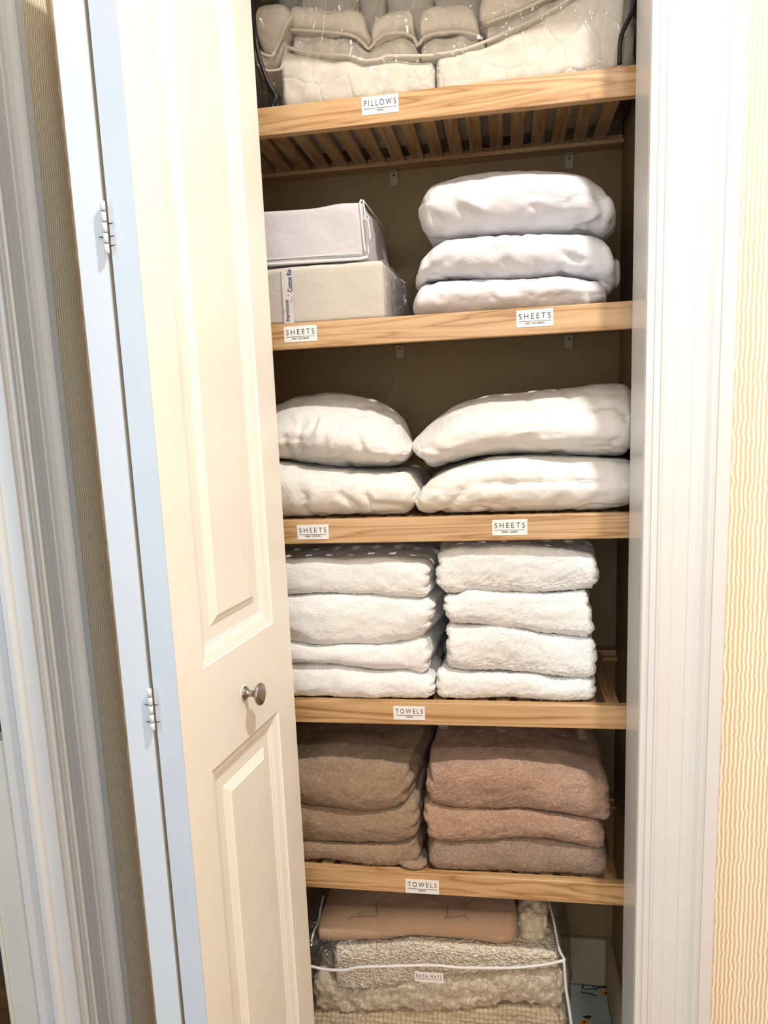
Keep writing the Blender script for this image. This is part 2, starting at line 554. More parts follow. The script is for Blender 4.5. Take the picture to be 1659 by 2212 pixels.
lw = MB().box(LWX - TH, LWX, DY1, 0.0, FLOOR_Z, CEIL_Z).box(LWX - TH, LWX, -3.0, DY0, FLOOR_Z, CEIL_Z).box(LWX - TH, LWX, DY0, DY1, HEAD, CEIL_Z)
struct('wall_left', lw, M_wally, 'shaded striped wall between the open door and the left doorway', 'wall')
struct('wall_right', MB().box(2.2, 2.28, -3.0, 0, FLOOR_Z, CEIL_Z), M_wally, 'striped hall wall far to the right', 'wall')
bw = MB().box(LWX, -0.70 + 0.0, -3.08, -3.0, FLOOR_Z, CEIL_Z) if False else MB()
bw.box(0.40, 2.2, -3.08, -3.0, FLOOR_Z, CEIL_Z).box(LWX, 0.40, -3.08, -3.0, FLOOR_Z, -0.60).box(LWX, 0.40, -3.08, -3.0, 0.90, CEIL_Z)
struct('wall_rear', bw, M_wallx, 'hall wall behind the viewer with an opening for the added window', 'wall')
struct('floor', MB().box(-2.2, 2.3, -3.1, 0.45, FLOOR_Z - 0.05, FLOOR_Z), M_floor, 'brown wooden floor of the hall and closet', 'floor')
struct('ceiling', MB().box(-2.2, 2.3, -3.1, 0.45, CEIL_Z, CEIL_Z + 0.05), M_ceil, 'off-white ceiling of the hall and closet', 'ceiling')
# side room behind the left doorway
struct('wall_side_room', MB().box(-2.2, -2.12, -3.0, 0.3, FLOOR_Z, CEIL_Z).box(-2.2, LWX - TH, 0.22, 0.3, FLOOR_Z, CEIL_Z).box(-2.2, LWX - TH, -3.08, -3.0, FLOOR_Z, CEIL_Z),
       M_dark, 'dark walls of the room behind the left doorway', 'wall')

# jamb of the closet opening
jb = MB().box(JR, JR + 0.018, WY - 0.002, -0.001, FLOOR_Z, HEAD).box(JL - 0.018, JL, WY - 0.002, -0.001, FLOOR_Z, HEAD).box(JL - 0.018, JR + 0.018, WY - 0.002, -0.001, HEAD, HEAD + 0.018)
struct('trim_1', jb, paint('jamb_semigloss_paint', (0.80, 0.78, 0.75), 0.22, 0.1), 'white painted jamb lining the closet opening', 'door frame', bevel=0.001)


def casing_prof(x_in, w, y_back, sgn=1):
    """(offset from the opening, how far it stands out from the wall)"""
    k = w / 0.115
    pts = [(0.0, 0.0), (0.0, 0.0105), (0.0015, 0.012), (0.0075, 0.012), (0.0085, 0.0095), (0.0100, 0.0095), (0.0112, 0.0125),
           (0.0190, 0.0135), (0.0205, 0.0165), (0.0235, 0.0165), (0.0250, 0.0140), (0.0405, 0.0150), (0.0420, 0.0138), (0.0620, 0.0145),
           (0.0635, 0.0160), (0.072, 0.0175), (0.080, 0.0215), (0.086, 0.0275), (0.0905, 0.0300), (0.0920, 0.0255), (0.0945, 0.0255), (0.0958, 0.0285),
           (0.1130, 0.0285), (0.115, 0.0265), (0.115, 0.0)]
    return [(x_in + sgn * a * k, y_back - b) for a, b in pts]


struct('trim_2', MB().extrude_z(casing_prof(JR + 0.0005, 0.1145, WY), FLOOR_Z, HEAD + 0.10), M_trim, 'white moulded casing right of the closet opening', 'casing')
lp = casing_prof(JL - 0.0005, 0.070, WY, -1)
struct('trim_3', MB().extrude_z(lp[::-1], FLOOR_Z, HEAD + 0.10), M_trim, 'white moulded casing left of the closet, hidden by the folded door', 'casing')
# doorway casing on the left wall: profile runs along y, stands out along +x
pr = casing_prof(0, 0.101, 0)
mb = MB(); prof = [(LWX - b, DY1 + 0.001 + a) for a, b in pr]
mb.extrude_z(prof[::-1], FLOOR_Z, HEAD + 0.10)
struct('trim_4', mb, M_trim, 'white moulded doorway casing at the far left', 'casing')
# its jamb with a door stop bead
jm = MB().box(LWX - TH + 0.001, LWX + 0.002, DY1 - 0.006, DY1 + 0.012, FLOOR_Z, HEAD)
jm.box(LWX - TH + 0.001, LWX + 0.002, DY0 - 0.012, DY0 + 0.006, FLOOR_Z, HEAD)
struct('trim_5', jm, M_trim, 'pale grey flat jamb inside the left doorway', 'door frame', bevel=0.001)
st = MB().extrude_z([(LWX - 0.023, DY1 - 0.005), (LWX - 0.023, DY1 - 0.010), (LWX - 0.027, DY1 - 0.0145), (LWX - 0.036, DY1 - 0.0145), (LWX - 0.040, DY1 - 0.010), (LWX - 0.040, DY1 - 0.005)][::-1], FLOOR_Z, HEAD)
struct('trim_6', st, M_trim, 'white raised stop bead on the left doorway jamb', 'door stop', bevel=0.001)
struct('trim_7', MB().box(LWX - TH - 0.045, LWX - TH - 0.001, DY1 - 0.003, DY1 + 0.03, FLOOR_Z, -0.452).box(LWX - TH - 0.050, LWX - TH - 0.045, DY1 - 0.006, DY1 + 0.03, FLOOR_Z, -0.50), M_pale,
       'pale green wainscot end beyond the left doorway jamb', 'wainscot', bevel=0.001)
struct('baseboard_back', MB().box(CLX, CRX - 0.014, CBY - 0.014, CBY, FLOOR_Z, FLOOR_Z + 0.118), M_base, 'tan baseboard along the closet back wall', 'baseboard', bevel=0.003)
struct('baseboard_right', MB().box(CRX - 0.014, CRX, 0.002, CBY, FLOOR_Z, FLOOR_Z + 0.118), M_base, 'tan baseboard along the closet right wall', 'baseboard', bevel=0.003)
# unseen window added behind the viewer to house the frontal fill light
wn = empty('added_window_1', (-0.13, -3.04, -0.60), 'white framed window added behind the viewer around the fill light', 'window', None, S)
wf = MB().box(LWX + 0.01, 0.40, -3.07, -3.01, -0.60, -0.55).box(LWX + 0.01, 0.40, -3.07, -3.01, 0.85, 0.90)
wf.box(LWX + 0.01, LWX + 0.05, -3.07, -3.01, -0.55, 0.85).box(0.36, 0.40, -3.07, -3.01, -0.55, 0.85).box(LWX + 0.05, 0.36, -3.06, -3.02, 0.13, 0.17)
wf.build('window_frame', M_trim, wn)
MB().box(LWX + 0.05, 0.36, -3.045, -3.041, -0.55, 0.85).build('glass_pane', film('window_glass', (0.98, 0.98, 0.98), 1.0, 0.01, 0.0, 5, 0.0), wn)
# ceiling lamp
lm = empty('ceiling_lamp', (LAMP[0], LAMP[1], CEIL_Z), 'round recessed ceiling lamp in front of the closet', 'lamp')
MB().lathe([(-0.001, 0.060), (0.006, 0.060), (0.012, 0.075), (0.012, 0.092), (0.002, 0.095), (-0.001, 0.095)], (LAMP[0], LAMP[1], CEIL_Z), (0, 0, -1.0)).build('trim_ring', M_trim, lm, smooth=True)

# ------------------------------------------------------------------ folding door
Aap = np.array([-0.4125, -0.456]); Bre = np.array([-0.365, -0.080])
dS = (Bre - Aap) / np.linalg.norm(Bre - Aap); PW = 0.379; PT = 0.0345
nS = np.array([dS[1], -dS[0]])          # outward normal of the visible face
DZ0, DZ1 = FLOOR_Z + 0.012, HEAD - 0.012
door = empty('door_1', (-0.55, -0.06, FLOOR_Z + 0.012), 'open cream white folding closet door with raised panels', 'door', None, S)


def leaf(origin, d, n, name):
    """panel with two raised fields on the n side"""
    mb = MB()

    def W(s, h, z): return (origin[0] + d[0] * s + n[0] * h, origin[1] + d[1] * s + n[1] * h, z)
    rects = [(0.0716, 0.3095, -0.332, 0.60), (0.0716, 0.3095, DZ0 + 0.20, -0.479)]
    ss = [0.0, 0.0716, 0.3095, PW]
    zs = [DZ0, rects[1][2], rects[1][3], rects[0][2], rects[0][3], DZ1]
    for i in range(3):
        for j in range(5):
            if i == 1 and j in (1, 3): continue
            mb.add([W(ss[i], 0, zs[j]), W(ss[i + 1], 0, zs[j]), W(ss[i + 1], 0, zs[j + 1]), W(ss[i], 0, zs[j + 1])], [(0, 1, 2, 3)])
    prof = [(0, 0), (0.0008, -0.0022), (0.0045, -0.0024), (0.0065, -0.0036), (0.011, -0.0044), (0.017, -0.0062), (0.022, -0.0088), (0.0245, -0.0092), (0.0255, -0.0108),
            (0.0460, -0.0108), (0.0470, -0.0098), (0.0585, -0.0050), (0.0592, -0.0040)]
    for (s0, s1, z0, z1) in rects:
        L = []
        for ins, h in prof:
            L.append([W(s0 + ins, h, z0 + ins), W(s1 - ins, h, z0 + ins), W(s1 - ins, h, z1 - ins), W(s0 + ins, h, z1 - ins)])
        for a, b in zip(L[:-1], L[1:]):
            for k in range(4):
                mb.add([a[k], a[(k + 1) % 4], b[(k + 1) % 4], b[k]], [(0, 1, 2, 3)])
        mb.add(L[-1], [(0, 1, 2, 3)])
    c8 = [W(s, h, z) for z in (DZ0, DZ1) for s, h in ((0, 0), (PW, 0), (PW, -PT), (0, -PT))]
    mb.add(c8, [(0, 3, 2, 1), (4, 5, 6, 7), (1, 2, 6, 5), (2, 3, 7, 6)])
    lf = mb.build(name, M_door, door)
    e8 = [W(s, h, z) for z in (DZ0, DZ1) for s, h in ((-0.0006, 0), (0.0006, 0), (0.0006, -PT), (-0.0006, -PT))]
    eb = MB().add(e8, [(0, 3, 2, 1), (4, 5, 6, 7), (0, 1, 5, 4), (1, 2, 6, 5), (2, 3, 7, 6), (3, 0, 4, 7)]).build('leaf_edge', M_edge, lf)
    eb['label'] = 'door edge with cool daylight tint put into its colour'
    return lf


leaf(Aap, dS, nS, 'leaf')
# second leaf: mirrored about the apex gap
gap = 0.005
Aap2 = Aap - nS * 0 + np.array([-(2 * PT + gap) * 1.0, 0.0])
d2 = np.array([-dS[0] * 0.9, dS[1]]); d2 /= np.linalg.norm(d2)
n2 = np.array([-d2[1], d2[0]])
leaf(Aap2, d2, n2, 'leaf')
gx = (Aap[0] + Aap2[0]) / 2
kb = np.array([Aap[0] + dS[0] * 0.1874, Aap[1] + dS[1] * 0.1874, -0.407])
nax = (nS[0], nS[1], 0.0)
MB().lathe([(0.0, 0.0102), (0.0018, 0.0106), (0.0035, 0.0098), (0.0055, 0.0070), (0.0085, 0.0052), (0.0130, 0.0046), (0.0165, 0.0056), (0.0195, 0.0092), (0.0222, 0.0142),
            (0.0245, 0.0166), (0.0265, 0.0170), (0.0282, 0.0163), (0.0290, 0.0140), (0.0294, 0.0070), (0.0295, 0.0005)], kb, nax, 40).build('knob', M_nickel, door, smooth=True)
MB().lathe([(0.0, 0.0125), (0.0006, 0.0122), (0.0007, 0.0100)], kb, nax, 40).build('knob_ring', M_hinge, door, smooth=True)
for zt_, zb_ in ((0.247, 0.189), (-0.335, -0.392)):
    hy = Aap[1] - 0.0026
    mb = MB(); n_ = 5; h_ = (zt_ - zb_) / n_
    for k in range(n_):
        z0 = zb_ + k * h_ + 0.0005; z1 = zb_ + (k + 1) * h_ - 0.0005
        mb.lathe([(z0, 0.0024), (z0 + 0.0003, 0.0029), (z1 - 0.0003, 0.0029), (z1, 0.0024)], (gx, hy, 0), (0, 0.0001, 1.0), 16)
    hg = mb.build('hinge', M_hinge, door, smooth=True)
    MB().lathe([(zb_ + 0.001, 0.0021), (zt_ - 0.001, 0.0021)], (gx, hy + 0.0002, 0), (0, 0.0001, 1.0), 12).build('hinge_pin', M_mark, hg, smooth=True)
for zc, sides in ((0.222, (1,)), (0.208, (1, -1)), (0.198, (1,)), (-0.358, (1, -1)), (-0.381, (1, -1))):
    for sd in sides:
        MB().tube([(gx + sd * 0.0035, Aap[1] - 0.0002, zc), (gx + sd * 0.0075, Aap[1] - 0.0004, zc + 0.0004), (gx + sd * 0.0105, Aap[1] - 0.0002, zc + 0.001)],
                  [0.0008, 0.0006, 0.0001], 6).build('paint_crack', M_mark, door)
# inner back stop so the slit between the leaves reads grey
# ------------------------------------------------------------------ shelves
TOPS = [0.4828, 0.1468, -0.1855, -0.5170, -0.8500]
RAIL = 0.0420
PER = 0.0374
lab_px = [
    [(781, 861, 'PILLOWS', 'KING', (821, 226))],
    [(613, 684, 'SHEETS', 'KING · POLY BLEND', (649, 721)), (1115, 1195, 'SHEETS', 'KING · POLY BLEND', (1155, 687))],
    [(642, 710, 'SHEETS', 'KING · COTTON', (676, 1149)), (1063, 1139, 'SHEETS', 'KING · LINEN', (1101, 1139))],
    [(850, 918, 'TOWELS', 'WHITE', (884, 1540))],
    [(876, 948, 'TOWELS', 'BROWN', (912, 1915))]]


def text_mesh(name, txt, size, width, mat, parent, cx_, y_, cz_, rotz=0, space=1.0, vertical=False, bold=0.0, shear=0.0):
    cu = bpy.data.curves.new(name, 'FONT'); cu.body = txt; cu.size = size; cu.space_character = space
    cu.align_x = 'CENTER'; cu.align_y = 'CENTER'; cu.extrude = 0.00008; cu.offset = bold; cu.shear = shear
    tmp = bpy.data.objects.new('tmp_text', cu); COL.objects.link(tmp)
    bpy.context.view_layer.update()
    me = bpy.data.meshes.new_from_object(tmp.evaluated_get(bpy.context.evaluated_depsgraph_get()))
    bpy.data.objects.remove(tmp)
    V = np.zeros(len(me.vertices) * 3); me.vertices.foreach_get('co', V); V = V.reshape(-1, 3)
    F = [tuple(p_.vertices) for p_ in me.polygons]
    mid = (V.min(0) + V.max(0)) / 2; V = V - mid
    if width: V[:, 0] *= width / (V[:, 0].max() - V[:, 0].min())
    X, Y = V[:, 0].copy(), V[:, 1].copy()
    if vertical: X, Y = -Y, X
    Wd = np.stack([cx_ + X, np.full(len(V), y_) - V[:, 2], cz_ + Y], 1)
    return mesh(name, Wd, F, mat, parent, False)


def label_plate(name, parent, cx_, cz_, y_, w, h, big, small, big_w=0.86):
    pl = MB().box(cx_ - w / 2, cx_ + w / 2, y_ - 0.0005, y_, cz_ - h / 2, cz_ + h / 2).build(name, M_paper, parent)
    tz = cz_ + h * 0.13 if small else cz_ + h * 0.10
    text_mesh('lettering', big, h * 0.48, w * big_w, M_ink, pl, cx_, y_ - 0.0006, tz, space=1.45)
    MB().box(cx_ - w * 0.44, cx_ + w * 0.44, y_ - 0.0008, y_ - 0.0004, cz_ - h * 0.182, cz_ - h * 0.160).build('rule_line', M_ink, pl)
    if small:
        text_mesh('small_lettering', small, h * 0.15, w * min(0.52, 0.035 * len(small) + 0.03), M_ink, pl, cx_, y_ - 0.0006, cz_ - h * 0.29, bold=0.00010, space=1.0)
    return pl


names = ['top', 'second', 'third', 'fourth', 'lowest']
holds = ['carrying the bagged comforter', 'carrying boxed and bundled sheets with two labels', 'carrying four plump sheet bundles',
         'carrying the white towels', 'carrying the brown towels']
slat0 = None
for i, zt_ in enumerate(TOPS):
    sh = empty('slatted_shelf', (0, 0.18, zt_ - RAIL), 'oak slatted shelf, %s in the closet, %s' % (names[i], holds[i]), 'shelf', 'oak slatted closet shelves')
    MB().box(CLX + 0.002, CRX - 0.002, 0.0, 0.019, zt_ - RAIL, zt_).build('front_rail', M_oak, sh, bevel=0.0016)
    MB().box(CLX + 0.002, CRX - 0.002, 0.334, CBY - 0.001, zt_ - 0.019, zt_ - 0.0005).build('rear_rail', M_oak, sh, bevel=0.001)
    MB().box(CLX + 0.002, CRX - 0.002, 0.320, 0.334, zt_ - 0.019, zt_ - 0.0125).build('rear_ledge', M_oak, sh)
    MB().box(CLX + 0.002, CRX - 0.002, 0.019, 0.034, zt_ - 0.0185, zt_ - 0.0125).build('front_ledge', M_oak, sh)
    k0 = int(math.floor((CLX - 0.0) / PER)) - 1
    for k in range(k0, 9):
        xa = 0.0 + 0.0137 + k * PER + 0.0; xb = xa + 0.0236
        if xa < CLX + 0.003 or xb > CRX - 0.001: continue
        if slat0 is None:
            slat0 = MB().box(xa, xb, 0.0195, 0.3335, zt_ - 0.0125, zt_ - 0.003).build('slat', M_slat, sh, bevel=0.001)
        else:
            s_ = slat0.copy(); COL.objects.link(s_); s_.parent = sh
            s_.location = ((xa + xb) / 2, (0.0195 + 0.3335) / 2 - 0.18, (-0.0125 - 0.003) / 2 + RAIL)
    for (u0, u1, big, small, (uc, vc)) in lab_px[i]:
        x_, z_ = at(uc, vc, 0); w = at(u1, vc, 0)[0] - at(u0, vc, 0)[0]
        label_plate('label', sh, x_, z_, -0.0002, w, w * 0.455, big, small)

# wall clips under the rear rails
for i in range(5):
    for xc in (-0.215, 0.125):
        zc = TOPS[i] - 0.0195
        lr = 'left' if xc < 0 else 'right'
        cl = empty('wall_clip', (xc, CBY, zc - 0.02), '%s white plastic wall clip under the %s shelf' % (lr, names[i]), 'clip', 'wall clips under the shelves')
        MB().box(xc - 0.0085, xc + 0.0085, CBY - 0.004, CBY - 0.0003, zc - 0.027, zc).box(xc - 0.0085, xc + 0.0085, CBY - 0.016, CBY - 0.004, zc - 0.003, zc - 0.0002).build('clip_body', M_clip, cl, bevel=0.0025)
        MB().lathe([(0.0, 0.0026), (0.0008, 0.0026), (0.0010, 0.001)], (xc, CBY - 0.004, zc - 0.008), (0, -1, 0.0001), 12).build('screw', M_screw, cl, smooth=True)

# one support arm hides behind the brown towels
ar = empty('shelf_brace', (-0.135, CBY, -0.70), 'grey metal diagonal brace behind the brown towels under the fourth shelf', 'brace')
V0 = np.array([-0.128, 0.345, -0.72]); V1 = np.array([-0.128, 0.05, TOPS[3] - RAIL + 0.004])
dv = (V1 - V0); nv = np.cross(dv, (1, 0, 0)); nv /= np.linalg.norm(nv)
mb = MB(); w_ = 0.011
pts = [V0 + nv * w_, V1 + nv * w_, V1 - nv * w_, V0 - nv * w_]
mb.add([tuple(p_ + np.array([dx, 0, 0])) for dx in (-0.009, 0.009) for p_ in pts], [(0, 1, 2, 3), (7, 6, 5, 4), (0, 4, 5, 1), (1, 5, 6, 2), (2, 6, 7, 3), (3, 7, 4, 0)])
mb.build('arm', M_tag, ar)
MB().box(-0.137, -0.119, 0.33, CBY - 0.0005, -0.745, -0.70).build('wall_foot', M_tag, ar)

# ------------------------------------------------------------------ towels


def towel_disp(seed, fuzz=0.0011, lump=0.004, folds=3, cr=None):
    cf = creases(cr) if cr else None

    def f(P, D, q):
        d = lump * fbm(P * np.array([11, 11, 20]), seed, 3)
        d = d + 0.0007 * fbm(P * 45, seed + 5, 2)
        d = d + fuzz * vnoise(P * 420, seed + 9)
        
        side = np.clip(np.abs(D[:, 0]) * 1.3 - 0.2, 0, 1)
        d = d - side * 0.004 * np.abs(np.sin(q[:, 2] * math.pi * folds / 2 + 0.6 * vnoise(P * 14, seed))) ** 6 * (1 if folds else 0)
        d = d + side * 0.003 * vnoise(P * np.array([0, 16, 60]), seed + 2)
        if cf is not None: d = d + cf(P, D)
        return d
    return f


def towel(name, label, group, mat, x0, x1, zt, zb, seed, y0=0.012, y1=0.325, rise=0.0, folds=3, lump=0.004, cr=None, ry=0.13, rx=0.10, skew=0.0, loc=None, fuzz=0.0011):
    def T(x, yn): return zt(x) + rise * (yn + 1) / 2
    def B(x, yn): return zb(x) + 0.0008

    def shp(P, q):
        w = 1 + 0.0 * q[:, 0]
        P = P.copy()
        P[:, 0] += skew * (P[:, 1] - y0) + 0.004 * vnoise(P * np.array([0, 9, 30]), seed + 31)
        P[:, 1] += (0.006 * vnoise(P * np.array([12, 0, 14]), seed + 33)) * np.clip(-q[:, 1], 0, 1)
        return P
    o = soft(name, mat, None, x0, x1, y0, y1, T, B, (rx, ry, 0.97), 0.0032, towel_disp(seed, fuzz, lump, folds, cr), shp, resy=0.0055, loc=loc)
    return props(o, label, 'towel', group)


Y = 0.018
G4 = 'white towels on the fourth shelf'
s4 = TOPS[3] - 0.0015
l4 = [pcurve([(618, 1212), (700, 1208), (800, 1206), (935, 1216)], 0.04),
      pcurve([(622, 1289), (700, 1285), (800, 1288), (860, 1292), (930, 1294)], Y),
      pcurve([(630, 1388), (700, 1393), (800, 1394), (870, 1388), (938, 1368)], Y),
      pcurve([(635, 1437), (690, 1434), (760, 1446), (810, 1453), (870, 1450), (920, 1462)], Y),
      curve([(-0.6, s4), (0.2, s4)])]
r4 = [pcurve([(945, 1188), (1010, 1180), (1100, 1176), (1200, 1180), (1300, 1196)], 0.05),
      pcurve([(950, 1286), (985, 1288), (1012, 1278), (1100, 1282), (1180, 1284), (1290, 1275)], Y),
      pcurve([(958, 1342), (990, 1352), (1050, 1352), (1100, 1357), (1180, 1371), (1280, 1380)], Y),
      pcurve([(945, 1445), (1000, 1450), (1100, 1458), (1160, 1460), (1200, 1467), (1290, 1472)], Y),
      curve([(-0.6, s4), (0.2, s4)])]
xx = lambda u, v, y=Y: at(u, v, y)[0]
XL = -0.47
wl = [(XL, xx(932, 1260)), (XL + 0.004, xx(934, 1340)), (XL - 0.003, xx(925, 1420)), (XL + 0.006, xx(938, 1480))]
wr = [(xx(943, 1230), xx(1299, 1230)), (xx(957, 1310), xx(1283, 1320)), (xx(961, 1400), xx(1292, 1420)), (xx(941, 1480), xx(1288, 1490))]
pos4 = ['top towel', 'second towel from the top', 'third towel from the top', 'bottom towel']
for k in range(4):
    towel('white_towel', 'folded white terry towel, %s of the left white stack' % pos4[k], G4, M_white_terry,
          wl[k][0], wl[k][1], l4[k], l4[k + 1], 40 + k, skew=[0.045, 0.10, 0.06, 0.03][k], rise=0.012 if k == 0 else 0)
for k in range(4):
    towel('white_towel', 'folded white terry towel, %s of the right white stack' % pos4[k], G4, M_white_terry,
          wr[k][0], wr[k][1], r4[k], r4[k + 1], 60 + k, skew=[0.0, 0.02, 0.03, 0.03][k], rise=0.010 if k == 0 else 0, fuzz=0.0017)

G5 = 'brown towels on the lowest shelf'
s5 = TOPS[4] - 0.0015
l5 = [pcurve([(640, 1640), (720, 1632), (800, 1640), (895, 1650)], 0.05),
      pcurve([(650, 1738), (700, 1747), (780, 1753), (840, 1748), (888, 1732)], Y),
      pcurve([(655, 1822), (720, 1826), (800, 1828), (860, 1824), (905, 1808)], Y),
      curve([(-0.6, s5), (0.2, s5)])]
r5 = [pcurve([(925, 1650), (1000, 1640), (1100, 1640), (1200, 1646), (1260, 1668), (1318, 1690)], 0.05),
      pcurve([(930, 1738), (980, 1752), (1060, 1755), (1150, 1755), (1200, 1760), (1250, 1770), (1318, 1775)], Y),
      pcurve([(913, 1803), (960, 1817), (1040, 1817), (1100, 1811), (1180, 1817), (1240, 1826), (1305, 1835)], Y),
      curve([(-0.6, s5), (0.2, s5)])]
wl5 = [(XL, xx(886, 1690)), (XL + 0.004, xx(902, 1780)), (XL, xx(905, 1850))]
wr5 = [(xx(919, 1700), xx(1320, 1720)), (xx(912, 1780), xx(1306, 1800)), (xx(930, 1850), xx(1312, 1860))]
pos3 = ['top towel', 'middle towel', 'bottom towel']
towel('brown_towel', 'tan folded towel, top towel of the left brown stack', G5, M_tan_terry, wl5[0][0], wl5[0][1], l5[0], l5[1], 80, rise=0.03, folds=2, skew=0.10, fuzz=0.0017)
towel('brown_towel', 'tan folded towel, middle towel of the left brown stack', G5, M_tan_terry, wl5[1][0], wl5[1][1], l5[1], l5[2], 81, folds=3, skew=0.05, fuzz=0.0017)
towel('brown_towel', 'tan folded towel with a curled corner, bottom towel of the left brown stack', G5, M_tan_terry, wl5[2][0], wl5[2][1], l5[2], l5[3], 82, folds=2, skew=0.03, fuzz=0.0017)
# curled corner of the lowest left towel
_o = [o for o in bpy.data.objects if o.name.startswith('brown_towel')][-1]
ca, cb_ = at(880, 1868, 0.012), at(920, 1880, 0.012)
soft('curled_corner', M_tan_terry, _o, ca[0] - 0.022, cb_[0] + 0.003, 0.006, 0.09, curve([(-1, s5 + 0.020), (1, s5 + 0.020)]) and (lambda x, yn: s5 + 0.017 - (x - ca[0]) * 0.15), lambda x, yn: s5 + 0.001 + 0 * x, (0.9, 0.7, 0.95), 0.003, towel_disp(83, 0.0017, 0.003, 0))
towel('brown_towel', 'rosy brown thick folded towel, top towel of the right brown stack', G5, M_rose_terry, wr5[0][0], wr5[0][1], r5[0], r5[1], 90, rise=0.03, folds=2, ry=0.15, fuzz=0.0019,
      cr=cpx([(1180, 1650, 1260, 1670, 0.012, -0.005)], 0.03))
towel('brown_towel', 'rosy brown thin folded towel, middle towel of the right brown stack', G5, M_rose_terry, wr5[1][0], wr5[1][1], r5[1], r5[2], 91, folds=2, ry=0.10, fuzz=0.0019)
towel('brown_towel', 'greyish brown folded towel, bottom towel of the right brown stack', G5, M_taupe_terry, wr5[2][0], wr5[2][1], r5[2], r5[3], 92, folds=0, fuzz=0.0019)

# ------------------------------------------------------------------ sheet bundles


def bundle_disp(seed, amp=0.006, stretch=(9, 9, 13), cr=None, fine=0.0014):
    cf = creases(cr) if cr else None

    def f(P, D, q):
        w = P + 0.02 * np.stack([vnoise(P * 9, seed + 50), vnoise(P * 9, seed + 51), vnoise(P * 9, seed + 52)], 1)
        d = amp * fbm(w * np.array(stretch), seed, 2)
        r = ridged(w * np.array([13, 13, 20]), seed + 7, 3)
        d = d - fine * 2.2 * np.clip(r - 0.9, 0, 1) * 2
        d = d + fine * 0.6 * fbm(w * 55, seed + 3, 2)
        if cf is not None: d = d + cf(P, D)
        return d
    return f


def bundle(label, group, mat, x0, x1, zt, zb, seed, y0, y1, crown=0.012, r=(0.35, 0.35, 0.95), cr=None, amp=0.006, fine=0.0014, pinchL=0, pinchR=0, name='sheet_bundle', sag=0.0):
    def T(x, yn): return zt(x) + crown * (1 - yn ** 2) - crown * 0.6

    def B(x, yn): return zb(x) + 0 * yn

    def shp(P, q):
        P = P.copy()
        # the ends are gathered towards a point a little behind the front
        if pinchL:
            k = np.clip(-q[:, 0] - 0.55, 0, 1) / 0.45
            P[:, 1] = P[:, 1] * (1 - k ** 2 * 0.6) + (y0 + 0.03) * k ** 2 * 0.6
        if pinchR:
            k = np.clip(q[:, 0] - 0.55, 0, 1) / 0.45
            P[:, 1] = P[:, 1] * (1 - k ** 2 * 0.6) + (y0 + 0.03) * k ** 2 * 0.6
        return P
    o = soft(name, mat, None, x0, x1, y0, y1, T, B, r, 0.0034, bundle_disp(seed, amp, cr=cr, fine=fine), shp, resy=0.006)
    return props(o, label, 'sheets', group)


s3 = TOPS[2] - 0.001
G3 = 'white sheet bundles on the third shelf'
top = pcurve([(560, 900), (598, 884), (640, 868), (690, 862), (740, 866), (800, 880), (845, 905), (872, 932), (890, 962)], 0.10)
bot = pcurve([(560, 1001), (606, 1003), (680, 1012), (760, 1018), (830, 1016), (870, 1004), (890, 975)], 0.03)
bundle('wrinkled white sheet bundle, upper left on the third shelf, under small light spots', G3, M_linen, -0.47, xx(890, 965, 0.04), top, bot, 101, 0.018, 0.31,
       crown=0.03, r=(0.25, 0.85, 0.95), pinchR=1, amp=0.003, fine=0.0016,
       cr=cpx([(690, 905, 640, 1000, 0.004, -0.004), (745, 900, 705, 990, 0.0035, -0.005), (655, 900, 648, 985, 0.004, -0.004), (770, 925, 800, 1000, 0.005, -0.004), (700, 895, 686, 970, 0.005, 0.003),
               (720, 920, 715, 985, 0.004, 0.003), (820, 940, 885, 960, 0.006, -0.004), (620, 930, 625, 1000, 0.006, -0.004)], 0.04))
top = bot
bot2 = curve([(-0.6, s3), (xx(862, 1119), s3), (xx(885, 1112), s3 + 0.004), (xx(902, 1080), s3 + 0.022), (xx(908, 1060), s3 + 0.040)])
top2 = pcurve([(560, 1001), (606, 1004), (680, 1013), (760, 1019), (830, 1022), (880, 1024), (905, 1045)], 0.03)
bundle('smooth white sheet bundle, lower left on the third shelf above the cotton label', G3, M_linen, -0.47, xx(906, 1060, 0.03), top2, bot2, 102, 0.014, 0.31,
       crown=0.0, r=(0.2, 0.35, 0.95), amp=0.003,
       cr=cpx([(790, 1060, 810, 1100, 0.005, -0.005), (800, 1090, 890, 1100, 0.008, -0.005), (700, 1020, 702, 1070, 0.002, -0.0015), (650, 1040, 660, 1110, 0.01, -0.003), (730, 1060, 780, 1105, 0.008, -0.004)], 0.03))
top = pcurve([(886, 955), (905, 945), (940, 915), (980, 885), (1020, 868), (1060, 860), (1120, 856), (1180, 852), (1240, 850), (1300, 842), (1400, 835)], 0.09)
bot = pcurve([(886, 985), (910, 1005), (935, 1016), (970, 1008), (1010, 997), (1080, 988), (1150, 985), (1230, 988), (1300, 990), (1400, 993)], 0.03)
bundle('large white sheet bundle, upper right on the third shelf with a peaked left corner', G3, M_linen, xx(887, 965, 0.03), CRX - 0.004, top, bot, 103, 0.012, 0.32,
       crown=0.022, r=(0.14, 0.7, 0.95), pinchL=1, amp=0.003,
       cr=cpx([(905, 985, 960, 1010, 0.008, -0.005), (920, 960, 1010, 900, 0.012, 0.003), (1000, 995, 1350, 975, 0.008, -0.003)], 0.04))
top = pcurve([(890, 1085), (905, 1062), (925, 1040), (960, 1018), (1010, 1003), (1080, 990), (1150, 987), (1230, 990), (1300, 992), (1400, 995)], 0.04)
